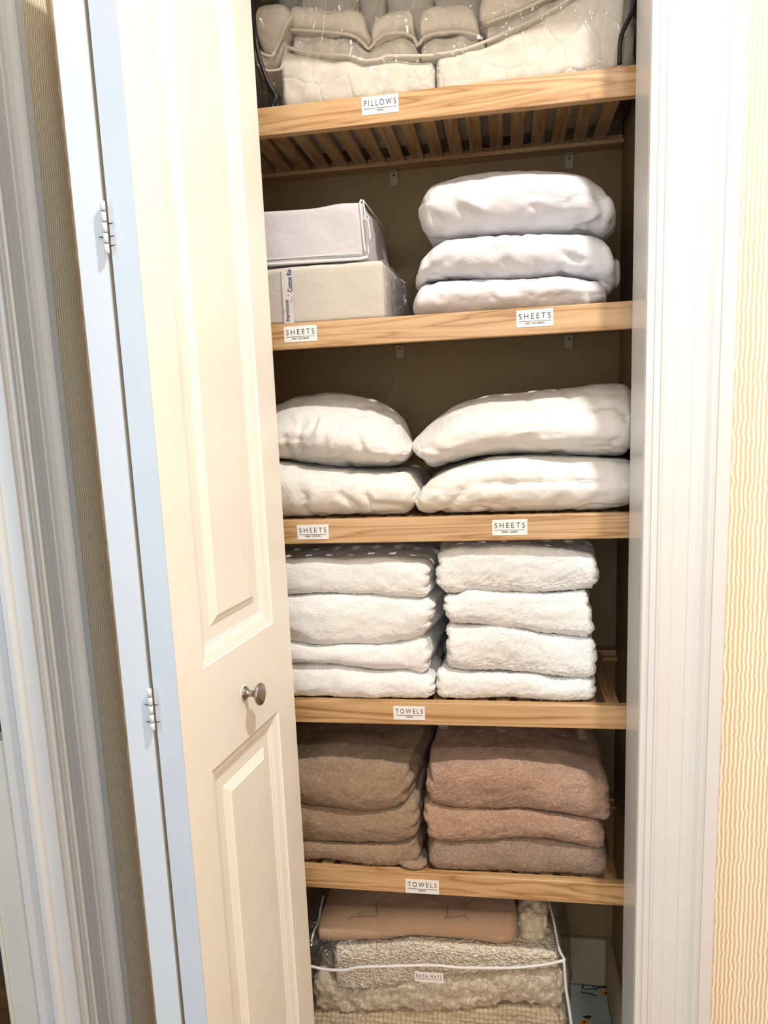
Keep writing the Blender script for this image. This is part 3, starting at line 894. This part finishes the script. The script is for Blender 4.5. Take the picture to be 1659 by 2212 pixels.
bot = curve([(xx(890, 1085), s3 + 0.022), (xx(900, 1105), s3 + 0.004), (xx(930, 1115), s3), (xx(1290, 1108), s3), (xx(1330, 1100), s3 + 0.004), (CRX, s3 + 0.012)])
bundle('large white sheet bundle, lower right on the third shelf above the linen label', G3, M_linen, xx(889, 1088, 0.03), CRX - 0.004, top, bot, 104, 0.010, 0.32,
       crown=0.0, r=(0.12, 0.33, 0.95), pinchL=1, amp=0.003,
       cr=cpx([(1000, 1042, 1340, 1038, 0.005, -0.005), (960, 1110, 1020, 1040, 0.008, -0.004), (1180, 1020, 1165, 1045, 0.004, -0.004), (905, 1090, 960, 1050, 0.008, 0.003),
               (1190, 1100, 1230, 1060, 0.012, -0.003), (1260, 1100, 1310, 1060, 0.015, -0.003)], 0.03))

s2 = TOPS[1] - 0.001
G2 = 'white pillowcase bundles on the second shelf'
c01 = pcurve([(898, 470), (905, 440), (925, 412), (960, 392), (1010, 380), (1080, 376), (1160, 374), (1220, 377), (1265, 390), (1300, 412), (1322, 445), (1336, 500)], 0.12)
b01 = pcurve([(898, 472), (908, 495), (925, 508), (965, 512), (1050, 503), (1130, 498), (1200, 496), (1270, 498), (1310, 508), (1336, 505)], 0.05)
bundle('puffy white sheet bundle, topmost of the three on the second shelf', G2, M_cotton, xx(899, 470, 0.06), xx(1336, 470, 0.08), c01, b01, 111, 0.045, 0.32,
       crown=0.012, r=(0.16, 0.6, 0.95), amp=0.004, fine=0.0014,
       cr=cpx([(980, 430, 1060, 462, 0.007, 0.006), (985, 450, 1040, 470, 0.007, -0.005), (915, 455, 960, 495, 0.012, -0.007), (1270, 492, 1300, 470, 0.007, -0.010), (1265, 480, 1298, 462, 0.006, 0.006),
               (1285, 400, 1310, 470, 0.009, -0.005), (1300, 420, 1330, 470, 0.008, 0.004), (1120, 460, 1240, 455, 0.02, -0.003)], 0.06))
b02 = pcurve([(890, 632), (905, 622), (925, 606), (990, 601), (1050, 598), (1130, 597), (1200, 592), (1250, 597), (1290, 604), (1320, 628), (1336, 632)], 0.04)
t02 = pcurve([(890, 600), (900, 575), (918, 548), (940, 525), (965, 513), (1050, 504), (1130, 499), (1200, 497), (1270, 500), (1305, 510), (1325, 545), (1337, 580)], 0.05)
bundle('white sheet bundle with a drooping right tail, middle of the three on the second shelf', G2, M_cotton, xx(891, 600, 0.04), xx(1334, 580, 0.07), t02, b02, 112, 0.030, 0.32,
       crown=0.0, r=(0.14, 0.4, 0.95), amp=0.004,
       cr=cpx([(900, 610, 980, 560, 0.008, -0.005), (990, 570, 1010, 590, 0.006, -0.004), (1080, 560, 1120, 590, 0.010, -0.005), (1200, 545, 1260, 575, 0.008, -0.005), (1275, 510, 1285, 590, 0.010, -0.006),
               (1300, 530, 1318, 600, 0.008, 0.005), (1040, 530, 1120, 520, 0.012, 0.003)], 0.05))
_tail = [o for o in bpy.data.objects if o.name.startswith('sheet_bundle')][-1]
b03 = curve([(-0.3, s2), (0.25, s2)])
bundle('flat white sheet bundle, lowest of the three on the second shelf', G2, M_cotton, xx(884, 660, 0.02), xx(1314, 640, 0.04),
       pcurve([(884, 655), (893, 634), (925, 607), (990, 602), (1050, 599), (1130, 598), (1200, 593), (1250, 598), (1288, 604), (1308, 620), (1318, 650)], 0.04), b03, 113, 0.020, 0.32,
       crown=0.0, r=(0.12, 0.4, 0.95), amp=0.003,
       cr=cpx([(1250, 660, 1275, 645, 0.006, 0.007), (1235, 655, 1240, 665, 0.004, -0.004), (1150, 620, 1250, 660, 0.012, -0.004), (960, 660, 1080, 645, 0.012, -0.003)], 0.03))
# loose cloth hanging out on the right of the two upper bundles
ta = at(1300, 590, 0.05); tb = at(1342, 560, 0.09)
soft('loose_tail', M_cotton, _tail, at(1292, 600, 0.05)[0], at(1330, 600, 0.06)[0], 0.05, 0.13, pcurve([(1290, 560), (1310, 570), (1330, 585)], 0.06) and (lambda x, yn: at(1310, 560, 0.06)[1] + 0 * x),
     (lambda x, yn: at(1310, 633, 0.06)[1] + 0 * x), (0.8, 0.6, 0.9), 0.0035, bundle_disp(121, 0.003))
soft('loose_tail', M_cotton, _tail, at(1322, 580, 0.08)[0], at(1342, 580, 0.08)[0], 0.07, 0.12,
     (lambda x, yn: at(1330, 552, 0.08)[1] + 0 * x), (lambda x, yn: at(1330, 618, 0.08)[1] + 0 * x), (0.9, 0.6, 0.9), 0.0035, bundle_disp(122, 0.004))

# ------------------------------------------------------------------ boxed sheets
# upper fabric case
xa1 = at(785, 500, 0.015)[0]; xa0 = -0.46
slope = lambda x, dz, k=0.0: dz + 0 * x
tA = lambda x, yn: at(782, 436, 0.015)[1] + (x - xa1) * -0.02 + 0 * yn
bA0 = at(790, 556, 0.015)[1]
zAB = at(820, 562, 0.010)[1]
bx = empty('sheet_case', (xa0 / 2 + xa1 / 2, 0.15, zAB + 0.001), 'pale grey fabric case with white piping and zipper, on top of the boxed sheets', 'sheet case')
flat = lambda z: (lambda x, yn: z + 0 * x)
zA1 = at(782, 437, 0.018)[1]


def boxdisp(seed, a=0.0015):
    return lambda P, D, q: a * fbm(P * 12, seed, 3)


soft('case_body', M_case, bx, xa0, xa1 + 0.001, 0.017, 0.30, flat(zA1), flat(zAB + 0.006), (0.03, 0.04, 0.10), 0.008, boxdisp(131, 0.003))


def piping(name, pts, r, mat, parent, n=8):
    P = [np.array(p) for p in pts]; out = []
    for a, b in zip(P[:-1], P[1:]):
        for k in range(6): out.append(a + (b - a) * k / 6)
    out.append(P[-1])
    return MB().tube(out, r, n).build(name, mat, parent, smooth=True)


yf = 0.015
zb0 = zAB + 0.0045
piping('piping', [(xa0, yf, zb0 + 0.004), (-0.35, yf, zb0 + 0.003), (xa1 - 0.008, yf, zb0 + 0.001), (xa1 + 0.004, yf + 0.006, zb0 + 0.004)], 0.0026, M_whitebind, bx)
piping('piping', [(xa0, yf, zb0 + 0.0115), (-0.35, yf, zb0 + 0.0112), (xa1 - 0.004, yf, zb0 + 0.0100)], 0.0012, M_whitebind, bx)
piping('piping', [(xa1 + 0.0015, yf, zb0 + 0.010), (xa1 - 0.001, yf, (zA1 + zAB) / 2), (xa1 - 0.004, yf, zA1 - 0.001), (xa1 - 0.002, yf + 0.004, zA1 + 0.004)], 0.0016, M_whitebind, bx)
piping('piping', [(xa1 + 0.006, yf + 0.006, zb0 + 0.006), (xa1 + 0.006, yf + 0.005, (zA1 + zAB) / 2), (xa1 + 0.001, yf + 0.004, zA1 + 0.003)], 0.0013, M_whitebind, bx)
piping('piping', [(xa1 + 0.001, yf + 0.004, zA1 + 0.003), (xa1 + 0.0045, 0.15, zA1 + 0.001), (xa1 + 0.0045, 0.29, zA1)], 0.0013, M_whitebind, bx)
zp = at(792, 470, 0.014); zq = at(797, 480, 0.014)
rg = [(zp[0] + 0.0035 * math.cos(a_), 0.0125, zp[1] + 0.0042 * math.sin(a_)) for a_ in np.linspace(0, 2 * math.pi, 14)]
MB().tube(rg, 0.0008, 6).build('zipper_pull', M_whitebind, bx, smooth=True)
piping('zipper_strap', [(zp[0] + 0.002, 0.013, zp[1] - 0.004), (zp[0] + 0.004, 0.013, zp[1] - 0.020), (zp[0] + 0.0045, 0.0135, zp[1] - 0.034)], 0.0013, M_whitebind, bx)
# lower wrapped box
xb1 = at(828, 620, 0.010)[0]
by = empty('boxed_sheet_set', (-0.33, 0.15, s2), 'ivory boxed sheet set in clear plastic with printed band, under the pale grey case', 'sheet set')
soft('box_body', cloth('ivory_box_fabric', c(216, 210, 198), 1300, 0.12), by, -0.46, xb1, 0.010, 0.30, flat(zAB), flat(s2 + 0.0008), (0.02, 0.03, 0.07), 0.008,
     lambda P, D, q: 0.0016 * fbm(P * 12, 141, 3) - 0.0012 * np.clip(ridged(P * np.array([30, 30, 14]), 143, 2) - 0.9, 0, 1) * np.clip(P[:, 0] + 0.32, 0, 0.1) * 10)
soft('plastic_wrap', M_wrap, by, -0.463, xb1 + 0.0035, 0.0065, 0.31, flat(zAB + 0.0006), flat(s2 + 0.0004), (0.015, 0.03, 0.06), 0.006,
     lambda P, D, q: 0.002 * ridged(P * np.array([12, 26, 40]), 151, 3) * np.clip(D[:, 0], 0, 1) + 0.0005 * vnoise(P * 60, 5))
soft('plastic_tail', M_wrap, by, xb1 + 0.002, xb1 + 0.020, 0.10, 0.28, lambda x, yn: zAB - 0.004 - (x - xb1) * 0.9, flat(s2 + 0.0015), (0.7, 0.3, 0.6), 0.005,
     lambda P, D, q: 0.004 * ridged(P * np.array([20, 30, 40]), 157, 3))
ba = at(611, 650, 0.006)[0]; bb = at(633, 650, 0.006)[0]
bnd = MB().box(ba, bb, 0.0062, 0.0068, s2 + 0.002, zAB - 0.003).build('paper_band', M_band, by)
text_mesh('printed_name', 'Cotton Ric', 0.011, 0.036, M_blueink, bnd, at(625, 601, 0.006)[0], 0.0056, zAB - 0.0215, vertical=True, bold=0.00015)
text_mesh('printed_script', 'Impressions', 0.010, 0.036, M_ink, bnd, at(622, 675, 0.006)[0], 0.0056, s2 + 0.0225, vertical=True, shear=0.35)
text_mesh('printed_dash', '-', 0.010, 0.0022, M_ink, bnd, at(623, 638, 0.006)[0], 0.0056, at(623, 638, 0.006)[1], vertical=True)

# ------------------------------------------------------------------ comforter in a clear bag
s1 = TOPS[0] - 0.001
cf = empty('comforter', (-0.12, 0.18, s1 + 0.003), 'cream quilted comforter folded in loops inside the clear zip bag', 'comforter')


def qd(seed, amp=0.004):
    def f(P, D, q):
        return amp * fbm(P * 12, seed, 2) + 0.0022 * fbm(P * np.array([40, 40, 24]), seed + 4, 2) - 0.003 * np.clip(ridged(P * np.array([9, 9, 16]), seed + 8, 2) - 0.85, 0, 1)
    return f


def qfold(x0, x1, y0, y1, top, bot, seed, r=(0.18, 0.25, 0.95), amp=0.004, name='quilted_fold', crown=0.0):
    return soft(name, M_quilt, cf, x0, x1, y0, y1, lambda x, yn: top(x) + crown * (yn + 1) / 2, lambda x, yn: bot(x) + 0 * yn, r, 0.0045, qd(seed, amp), None, resy=0.009)


def cord(pix, y, r=0.0026, name='piping_cord', mat=None, parent=None, off=-0.003):
    us = np.linspace(0, 1, 40); n_ = len(pix); P = []
    tt = np.linspace(0, 1, n_); fu = curve(list(zip(tt, [p_[0] for p_ in pix]))); fv = curve(list(zip(tt, [p_[1] for p_ in pix])))
    fy = curve(list(zip(tt, y))) if hasattr(y, '__len__') else (lambda q_: y + 0 * q_)
    for a_ in us:
        yy = float(fy(a_)) + off; x_, z_ = at(float(fu(a_)), float(fv(a_)), yy); P.append((x_, yy, z_))
    return MB().tube(P, r, 8).build(name, mat or M_cream, parent or cf, smooth=True)


zf = curve([(-1, s1 + 0.004), (1, s1 + 0.004)])
c1L = [(618, 102), (660, 112), (700, 117), (750, 120), (790, 131), (815, 129), (840, 121), (890, 121), (936, 120)]
c1R = [(943, 118), (985, 111), (1020, 101), (1060, 85), (1105, 64), (1150, 44), (1195, 20), (1232, -3), (1270, -30), (1330, -75)]
yF = 0.045
qfold(at(604, 160, yF)[0], at(938, 160, yF)[0], yF, 0.30, pcurve(c1L, yF), zf, 201, r=(0.07, 0.2, 0.6), amp=0.003)
qfold(at(942, 160, yF)[0], at(1352, 100, yF)[0], yF, 0.30, pcurve(c1R, yF), zf, 202, r=(0.05, 0.2, 0.45), amp=0.003)
cord(c1L, yF + 0.012, off=-0.010)
cord(c1R[:-1], yF + 0.012, off=-0.010)
# ruffled edge between the two lower cords
c2L = [(624, 64), (660, 66), (720, 70), (765, 78), (783, 92), (797, 105), (812, 88), (832, 74), (865, 70), (892, 80), (903, 100)]
c2R = [(905, 96), (918, 80), (945, 72), (990, 68), (1025, 74), (1043, 84)]
c2S = [(1050, 50), (1085, 38), (1120, 24), (1165, 4), (1200, -14), (1260, -50)]


def shift(pix, dv): return [(u, v + dv) for u, v in pix]


def ruffle(P, D, q):
    return 0.004 * np.sin(P[:, 0] * 150 + 3 * vnoise(P * 10, 3)) * np.clip(-D[:, 1], 0, 1) + 0.003 * fbm(P * 20, 77, 2)


for pa, pb, nm, sd in ((c2L, c1L, 'ruffled_layer', 211), (c2R, [(905, 120)] + c1R[:3], 'ruffled_layer', 212), (c2S, c1R[2:9], 'ruffled_layer', 213)):
    ytop = 0.075
    tp, bt = pcurve(shift(pa, 4), ytop), pcurve(shift(pb, 14), ytop)
    soft(nm, M_quilt, cf, at(pa[0][0], 80, ytop)[0], at(pa[-1][0], 80, ytop)[0] + 0.004, ytop, 0.30, lambda x, yn: tp(x) + 0 * yn, lambda x, yn: np.minimum(bt(x), tp(x) - 0.004), (0.08, 0.2, 0.5), 0.0045, ruffle, None, resy=0.009)
    cord(pa, 0.060, off=-0.004)
# puffed loops above the second cord
p3 = [([(618, 30), (640, 14), (680, 16), (720, 20), (760, 18), (790, 30), (800, 62)], [(618, 62), (660, 65), (720, 69), (765, 76), (800, 96)]),
      ([(797, 62), (815, 38), (850, 26), (880, 20), (893, 28), (900, 60)], [(797, 100), (815, 84), (832, 72), (865, 68), (900, 84)]),
      ([(902, 45), (912, 24), (950, 14), (1000, 10), (1020, 20), (1036, 50)], [(902, 92), (918, 78), (945, 70), (990, 66), (1036, 78)]),
      ([(1034, 0), (1060, -30), (1120, -50), (1200, -80), (1280, -95)], [(1034, 60), (1052, 50), (1085, 37), (1120, 23), (1165, 3), (1200, -15), (1280, -60)])]
for k, (ta_, bo_) in enumerate(p3):
    y_ = 0.050
    qfold(at(ta_[0][0], 50, y_)[0], at(ta_[-1][0], 50, y_)[0], y_, 0.20, pcurve(ta_, y_ + 0.02), pcurve(bo_, y_), 220 + k, r=(0.22, 0.28, 0.95), amp=0.004, name='puffed_loop')
# lobed fold at the far left
tl = pcurve([(548, 30), (560, 8), (590, -2), (615, 8), (632, 30)], 0.045); bl = pcurve([(548, 70), (560, 104), (578, 122), (596, 116), (612, 80), (632, 40)], 0.045)
qfold(at(546, 60, 0.045)[0], at(634, 60, 0.045)[0], 0.035, 0.16, tl, bl, 230, r=(0.4, 0.4, 0.95), name='puffed_loop')
tl2 = pcurve([(548, 92), (575, 122), (600, 112), (618, 70)], 0.06); bl2 = pcurve([(548, 145), (575, 158), (600, 150), (618, 110)], 0.06)
qfold(at(546, 120, 0.05)[0], at(618, 120, 0.05)[0], 0.05, 0.2, tl2, bl2, 231, r=(0.3, 0.4, 0.95))
cord([(553, 102), (566, 116), (585, 122), (600, 98), (614, 62), (630, 34)], 0.040, off=-0.006)
cord([(556, 140), (580, 153), (604, 150), (616, 118), (620, 98)], 0.05, off=-0.006, r=0.002)
# the back layers of the comforter
qfold(-0.40, 0.205, 0.19, 0.335, curve([(-0.4, 0.76), (-0.1, 0.75), (0.2, 0.77)]), curve([(-1, s1 + 0.02), (1, s1 + 0.02)]), 240, r=(0.1, 0.4, 0.3), amp=0.010, name='back_layer')
for u0_, u1_ in ((640, 770), (772, 830), (832, 935), (937, 1040)):
    y_ = 0.15
    qfold(at(u0_, 0, y_)[0], at(u1_, 0, y_)[0], y_, 0.26, curve([(-1, 0.74), (1, 0.74)]), curve([(-1, s1 + 0.06), (1, s1 + 0.06)]), 241 + u0_ % 7, r=(0.5, 0.5, 0.3), amp=0.005, name='back_fold')
qfold(0.12, 0.205, 0.06, 0.30, curve([(-1, 0.72), (1, 0.72)]), zf, 250, r=(0.6, 0.4, 0.3), amp=0.006)

# clear bag
bg = empty('storage_bag', (-0.12, 0.17, s1 + 0.0005), 'clear plastic comforter bag with black piping, on the top shelf', 'storage bag', 'clear storage bags')
x_l = lambda z: -0.445 + 0.030 * np.exp(-(z - s1) / 0.02) * 0


def bagshape(P, q):
    P = P.copy(); h = (P[:, 2] - s1)
    P[:, 0] += np.clip(0.035 - h, 0, 1) * 0.9 * np.clip(-q[:, 0], 0, 1)
    return P


soft('bag_film', M_film, bg, -0.435, 0.213, 0.022, 0.350, flat(0.80), flat(s1 + 0.001), (0.05, 0.05, 0.08), 0.008,
     lambda P, D, q: 0.004 * fbm(P * np.array([9, 9, 7]), 301, 3) + 0.0015 * np.clip(ridged(P * np.array([16, 16, 30]), 305, 2) - 0.6, 0, 1), bagshape)
cord([(543, -60), (546, 0), (550, 60), (557, 110), (570, 155), (583, 185), (594, 203)], 0.018, r=0.0034, name='black_piping', mat=M_black, parent=bg)
cord([(594, 203), (596, 212), (591, 224)], 0.018, r=0.0040, name='black_piping', mat=M_black, parent=bg)
cord([(1374, -60), (1370, 0), (1366, 22), (1354, 50), (1342, 78), (1339, 100), (1338, 139)], 0.018, r=0.0034, name='black_piping', mat=M_black, parent=bg)

# ------------------------------------------------------------------ bath mats in a clear bag on the closet floor
fz = FLOOR_Z + 0.004
liner = empty('shelf_liner', (-0.18, 0.17, FLOOR_Z + 0.0003), 'pale blue floral liner sheet on the closet floor', 'liner')
MB().box(CLX + 0.015, CRX - 0.016, 0.003, CBY - 0.016, FLOOR_Z + 0.0003, FLOOR_Z + 0.0018).build('liner_sheet', M_liner, liner)


def onfloor(u, v):
    d = RIGHT * ((u - CX) / F_PX) + DOWN * ((v - CY) / F_PX) + FWD
    t_ = (FLOOR_Z + 0.0022 - CAM[2]) / d[2]; p_ = CAM + d * t_
    return p_[0], p_[1]


def flatpoly(name, pix, mat, parent, lift=0.0):
    P = [onfloor(u, v) for u, v in pix]; n_ = len(P)
    z_ = FLOOR_Z + 0.0020 + lift
    return mesh(name, [(a, b, z_) for a, b in P] + [(a, b, z_ - 0.0002) for a, b in P], [tuple(range(n_))[::-1], tuple(range(n_, 2 * n_))] + [(i, (i + 1) % n_, n_ + (i + 1) % n_, n_ + i) for i in range(n_)], mat, parent, False)


def blob(u, v, ru, rv, n_=18, w=0.12, ph=0.0):
    return [(u + ru * (1 + w * math.cos(5 * a_ + ph)) * math.cos(a_), v + rv * (1 + w * math.cos(5 * a_ + ph)) * math.sin(a_)) for a_ in [2 * math.pi * k / n_ for k in range(n_)]]


def twig(pts, w):
    L = [(u, v - w) for u, v in pts]; R_ = [(u, v + w) for u, v in pts[::-1]]
    return L + R_


for u, v, ru, rv in ((1309, 2145, 13, 9), (1262, 2208, 12, 8), (1340, 2205, 8, 5)):
    flatpoly('printed_flower', blob(u, v, ru, rv), M_petal, liner)
    flatpoly('printed_heart', blob(u, v, ru * 0.32, rv * 0.36, 12, 0.05), M_heart, liner, 0.0003)
for pts, w in (([(1254, 2142), (1275, 2146), (1288, 2151)], 1.1), ([(1262, 2137), (1280, 2136), (1298, 2133), (1310, 2131)], 0.9), ([(1278, 2130), (1296, 2132), (1312, 2130)], 0.7),
               ([(1279, 2147), (1284, 2140), (1293, 2134)], 0.9), ([(1259, 2122), (1261, 2130), (1257, 2138)], 2.0)):
    flatpoly('printed_twig', twig(pts, w), M_mark, liner)
for pix in ([(1300, 2130), (1312, 2131), (1330, 2133), (1328, 2138), (1333, 2142), (1322, 2141), (1310, 2136)], [(1258, 2196), (1268, 2193), (1278, 2194), (1276, 2200), (1266, 2200)], [(1316, 2128), (1322, 2126), (1318, 2129)]):
    flatpoly('printed_leaf', pix, M_leaf, liner)

yM = 0.05
Gm = 'bath mats in the clear bag'


def mat_disp(seed, amp, sc_, fr):
    return lambda P, D, q: 0.004 * fbm(P * 12, seed, 2) + amp * fbm(P * np.array(sc_), seed + 3, fr)


def bmat(name, label, mt, x0, x1, y0, y1, tp, bt, r, dsp, res=0.0035, rise=0.0):
    o = soft(name, mt, None, x0, x1, y0, y1, lambda x, yn: tp(x) + rise * (yn + 1) / 2, lambda x, yn: bt(x) + 0 * yn, r, res, dsp, None, resy=0.007)
    return props(o, label, 'bath mat', Gm)


# contact heights
hW = pcurve([(690, 2192), (740, 2196), (850, 2188), (960, 2190), (1050, 2182), (1110, 2176), (1200, 2186), (1225, 2186)], yM)
hS = pcurve([(690, 2108), (760, 2140), (840, 2134), (890, 2122), (960, 2108), (1040, 2100), (1120, 2092), (1225, 2090)], yM)
hN = pcurve([(690, 2040), (720, 2042), (800, 2041), (900, 2034), (1000, 2040), (1080, 2046), (1160, 2050), (1215, 2060)], yM)
bmat('bath_mat', 'tan waffle textured bath mat at the bottom of the clear bag', M_waffle, at(684, 2200, yM)[0] - 0.02, at(1222, 2200, yM)[0], yM - 0.005, 0.33, hW, curve([(-1, fz + 0.002), (1, fz + 0.002)]),
     (0.08, 0.12, 0.5), mat_disp(401, 0.0018, (110, 110, 110), 1))
bmat('bath_mat', 'shaggy cream bath mat above the waffle one in the clear bag', M_shag, at(688, 2150, yM)[0] - 0.012, at(1219, 2150, yM)[0], yM, 0.33, hS, hW,
     (0.08, 0.14, 0.8), mat_disp(402, 0.0050, (90, 90, 60), 3), res=0.003)
hL = pcurve([(718, 2092), (760, 2090), (900, 2086), (1020, 2086), (1218, 2086)], yM)
bmat('bath_mat', 'nubby cream bath mat folded double behind the bath mats label', M_nubby, at(722, 2080, yM)[0], at(1208, 2080, yM)[0], yM - 0.006, 0.33, hN,
     pcurve([(722, 2138), (760, 2142), (840, 2136), (890, 2124), (960, 2110), (1040, 2102), (1120, 2094), (1215, 2092)], yM), (0.04, 0.12, 0.55), mat_disp(403, 0.0026, (150, 150, 190), 1), res=0.003)
pk = bmat('bath_mat', 'blush beige quilted bath mat on top in the clear bag', M_blush, at(682, 2000, yM)[0], at(1114, 2000, yM)[0], yM - 0.004, 0.31,
          pcurve([(670, 1992), (760, 1986), (900, 1984), (1114, 1990)], yM), pcurve([(670, 2038), (720, 2041), (800, 2040), (900, 2033), (1000, 2038), (1070, 2045), (1120, 2036)], yM),
          (0.05, 0.25, 0.9), mat_disp(404, 0.0005, (30, 30, 30), 1), rise=0.01)
bmat('bath_mat', 'rolled cream shag bath mat standing up behind the blush one in the clear bag', M_shag, at(1118, 1990, 0.10)[0], at(1186, 1990, 0.08)[0], 0.075, 0.32,
     pcurve([(1110, 1975), (1150, 1966), (1195, 1975)], 0.08), pcurve([(1110, 2045), (1195, 2055)], 0.08), (0.6, 0.3, 0.7), mat_disp(405, 0.004, (90, 90, 60), 3), rise=0.03)
# octagon quilting lines on the blush mat
zq0 = at(900, 2000, yM)[1]


def topz(x_, y_):
    yn = (y_ - (yM - 0.004 + 0.31) / 2) / ((0.31 - yM + 0.004) / 2)
    return float(pcurve([(670, 1992), (760, 1986), (900, 1984), (1114, 1990)], yM)(x_)) + 0.01 * (yn + 1) / 2 + 0.0035


def inrange(pts):
    return [(x_, y_, topz(x_, y_)) for x_, y_ in pts]


def on_mat(u, v):
    """where the sight line through a pixel meets the top of the blush mat"""
    d = RIGHT * ((u - CX) / F_PX) + DOWN * ((v - CY) / F_PX) + FWD
    zz = zq0
    for _ in range(12):
        p_ = CAM + d * ((zz - CAM[2]) / d[2]); zz = topz(p_[0], p_[1]) - 0.0037
    return p_


for loop in ([(730, 2006), (760, 1981), (808, 1978), (836, 2000), (842, 2012)], [(778, 1978), (775, 1956), (812, 1957), (816, 1979)], [(700, 1930), (745, 1938), (775, 1957)], [(812, 1957), (818, 1946), (845, 1938)],
             [(934, 2012), (962, 1982), (1002, 1979), (1032, 2000)], [(966, 1981), (966, 1956), (1004, 1956), (1006, 1980)], [(1004, 1956), (1030, 1942)], [(930, 1940), (966, 1956)]):
    P = []
    for (ua, va), (ub, vb) in zip(loop[:-1], loop[1:]):
        for k in range(8): P.append(on_mat(ua + (ub - ua) * k / 8, va + (vb - va) * k / 8))
    P = [p_ for p_ in P if 0.048 < p_[1] < 0.29]
    if len(P) < 3: continue
    MB().tube(P, 0.0007, 6).build('quilting_seam', M_seam, pk, smooth=True)

bb_ = empty('storage_bag', (-0.16, 0.17, FLOOR_Z + 0.0022), 'clear vinyl bag with white piping and bath mats label, on the closet floor', 'storage bag', 'clear storage bags')
XR = at(1222, 2100, 0.025)[0]; XLb = at(655, 2100, 0.025)[0]; ZS = at(1000, 2083, 0.022)[1]; ZT = at(1185, 1945, 0.2)[1] + 0.02


def bag2(P, q):
    P = P.copy()
    # the upper edge leans back above the front seam, the right side bulges
    k = np.clip((P[:, 2] - ZS) / (ZT - ZS), 0, 1)
    P[:, 1] += 0.10 * k * np.clip(-q[:, 1], 0, 1)
    P[:, 0] += 0.020 * np.sin(np.clip((P[:, 2] - FLOOR_Z) / (ZT - FLOOR_Z), 0, 1) * math.pi) * np.clip(q[:, 0], 0, 1) * np.clip(q[:, 1] + 1, 0, 1)
    P[:, 0] -= 0.035 * k * np.clip(q[:, 0], 0, 1)
    return P


soft('bag_film', film('crinkled_vinyl_film', (1.0, 1.0, 1.0), 1.5, 0.10, 0.5, 10, 0.03), bb_, XLb, XR, 0.022, 0.345, flat(ZT), flat(FLOOR_Z + 0.0025), (0.03, 0.05, 0.12), 0.005,
     lambda P, D, q: 0.0035 * fbm(P * np.array([12, 12, 14]), 411, 3) + 0.0045 * np.clip(ridged(P * np.array([22, 22, 30]), 415, 3) - 0.5, 0, 1), bag2)
cord([(640, 2092), (672, 2088), (700, 2094), (740, 2096), (780, 2089), (850, 2087), (930, 2085), (1010, 2091), (1090, 2091), (1160, 2086), (1200, 2079), (1220, 2074)], 0.022, r=0.0030, name='white_piping', mat=M_whitebind, parent=bb_)
cord([(1218, 2076), (1220, 2100), (1222, 2130), (1228, 2170), (1236, 2230), (1240, 2290)], 0.022, r=0.0028, name='white_piping', mat=M_whitebind, parent=bb_)
cord([(1220, 2074), (1208, 2050), (1202, 2020), (1195, 1985), (1187, 1955), (1183, 1940)], [0.022, 0.05, 0.08, 0.11, 0.14, 0.16], r=0.0024, name='white_piping', mat=M_whitebind, parent=bb_)
cord([(672, 2034), (678, 2012), (688, 1990), (693, 1960), (699, 1935)], [0.05, 0.06, 0.08, 0.11, 0.14], r=0.0022, name='white_piping', mat=M_whitebind, parent=bb_)
lx, lz = at(927, 2111, 0.0150)
label_plate('label', bb_, lx, lz, 0.0150, 0.055, 0.0215, 'BATH MATS', None, big_w=0.88)
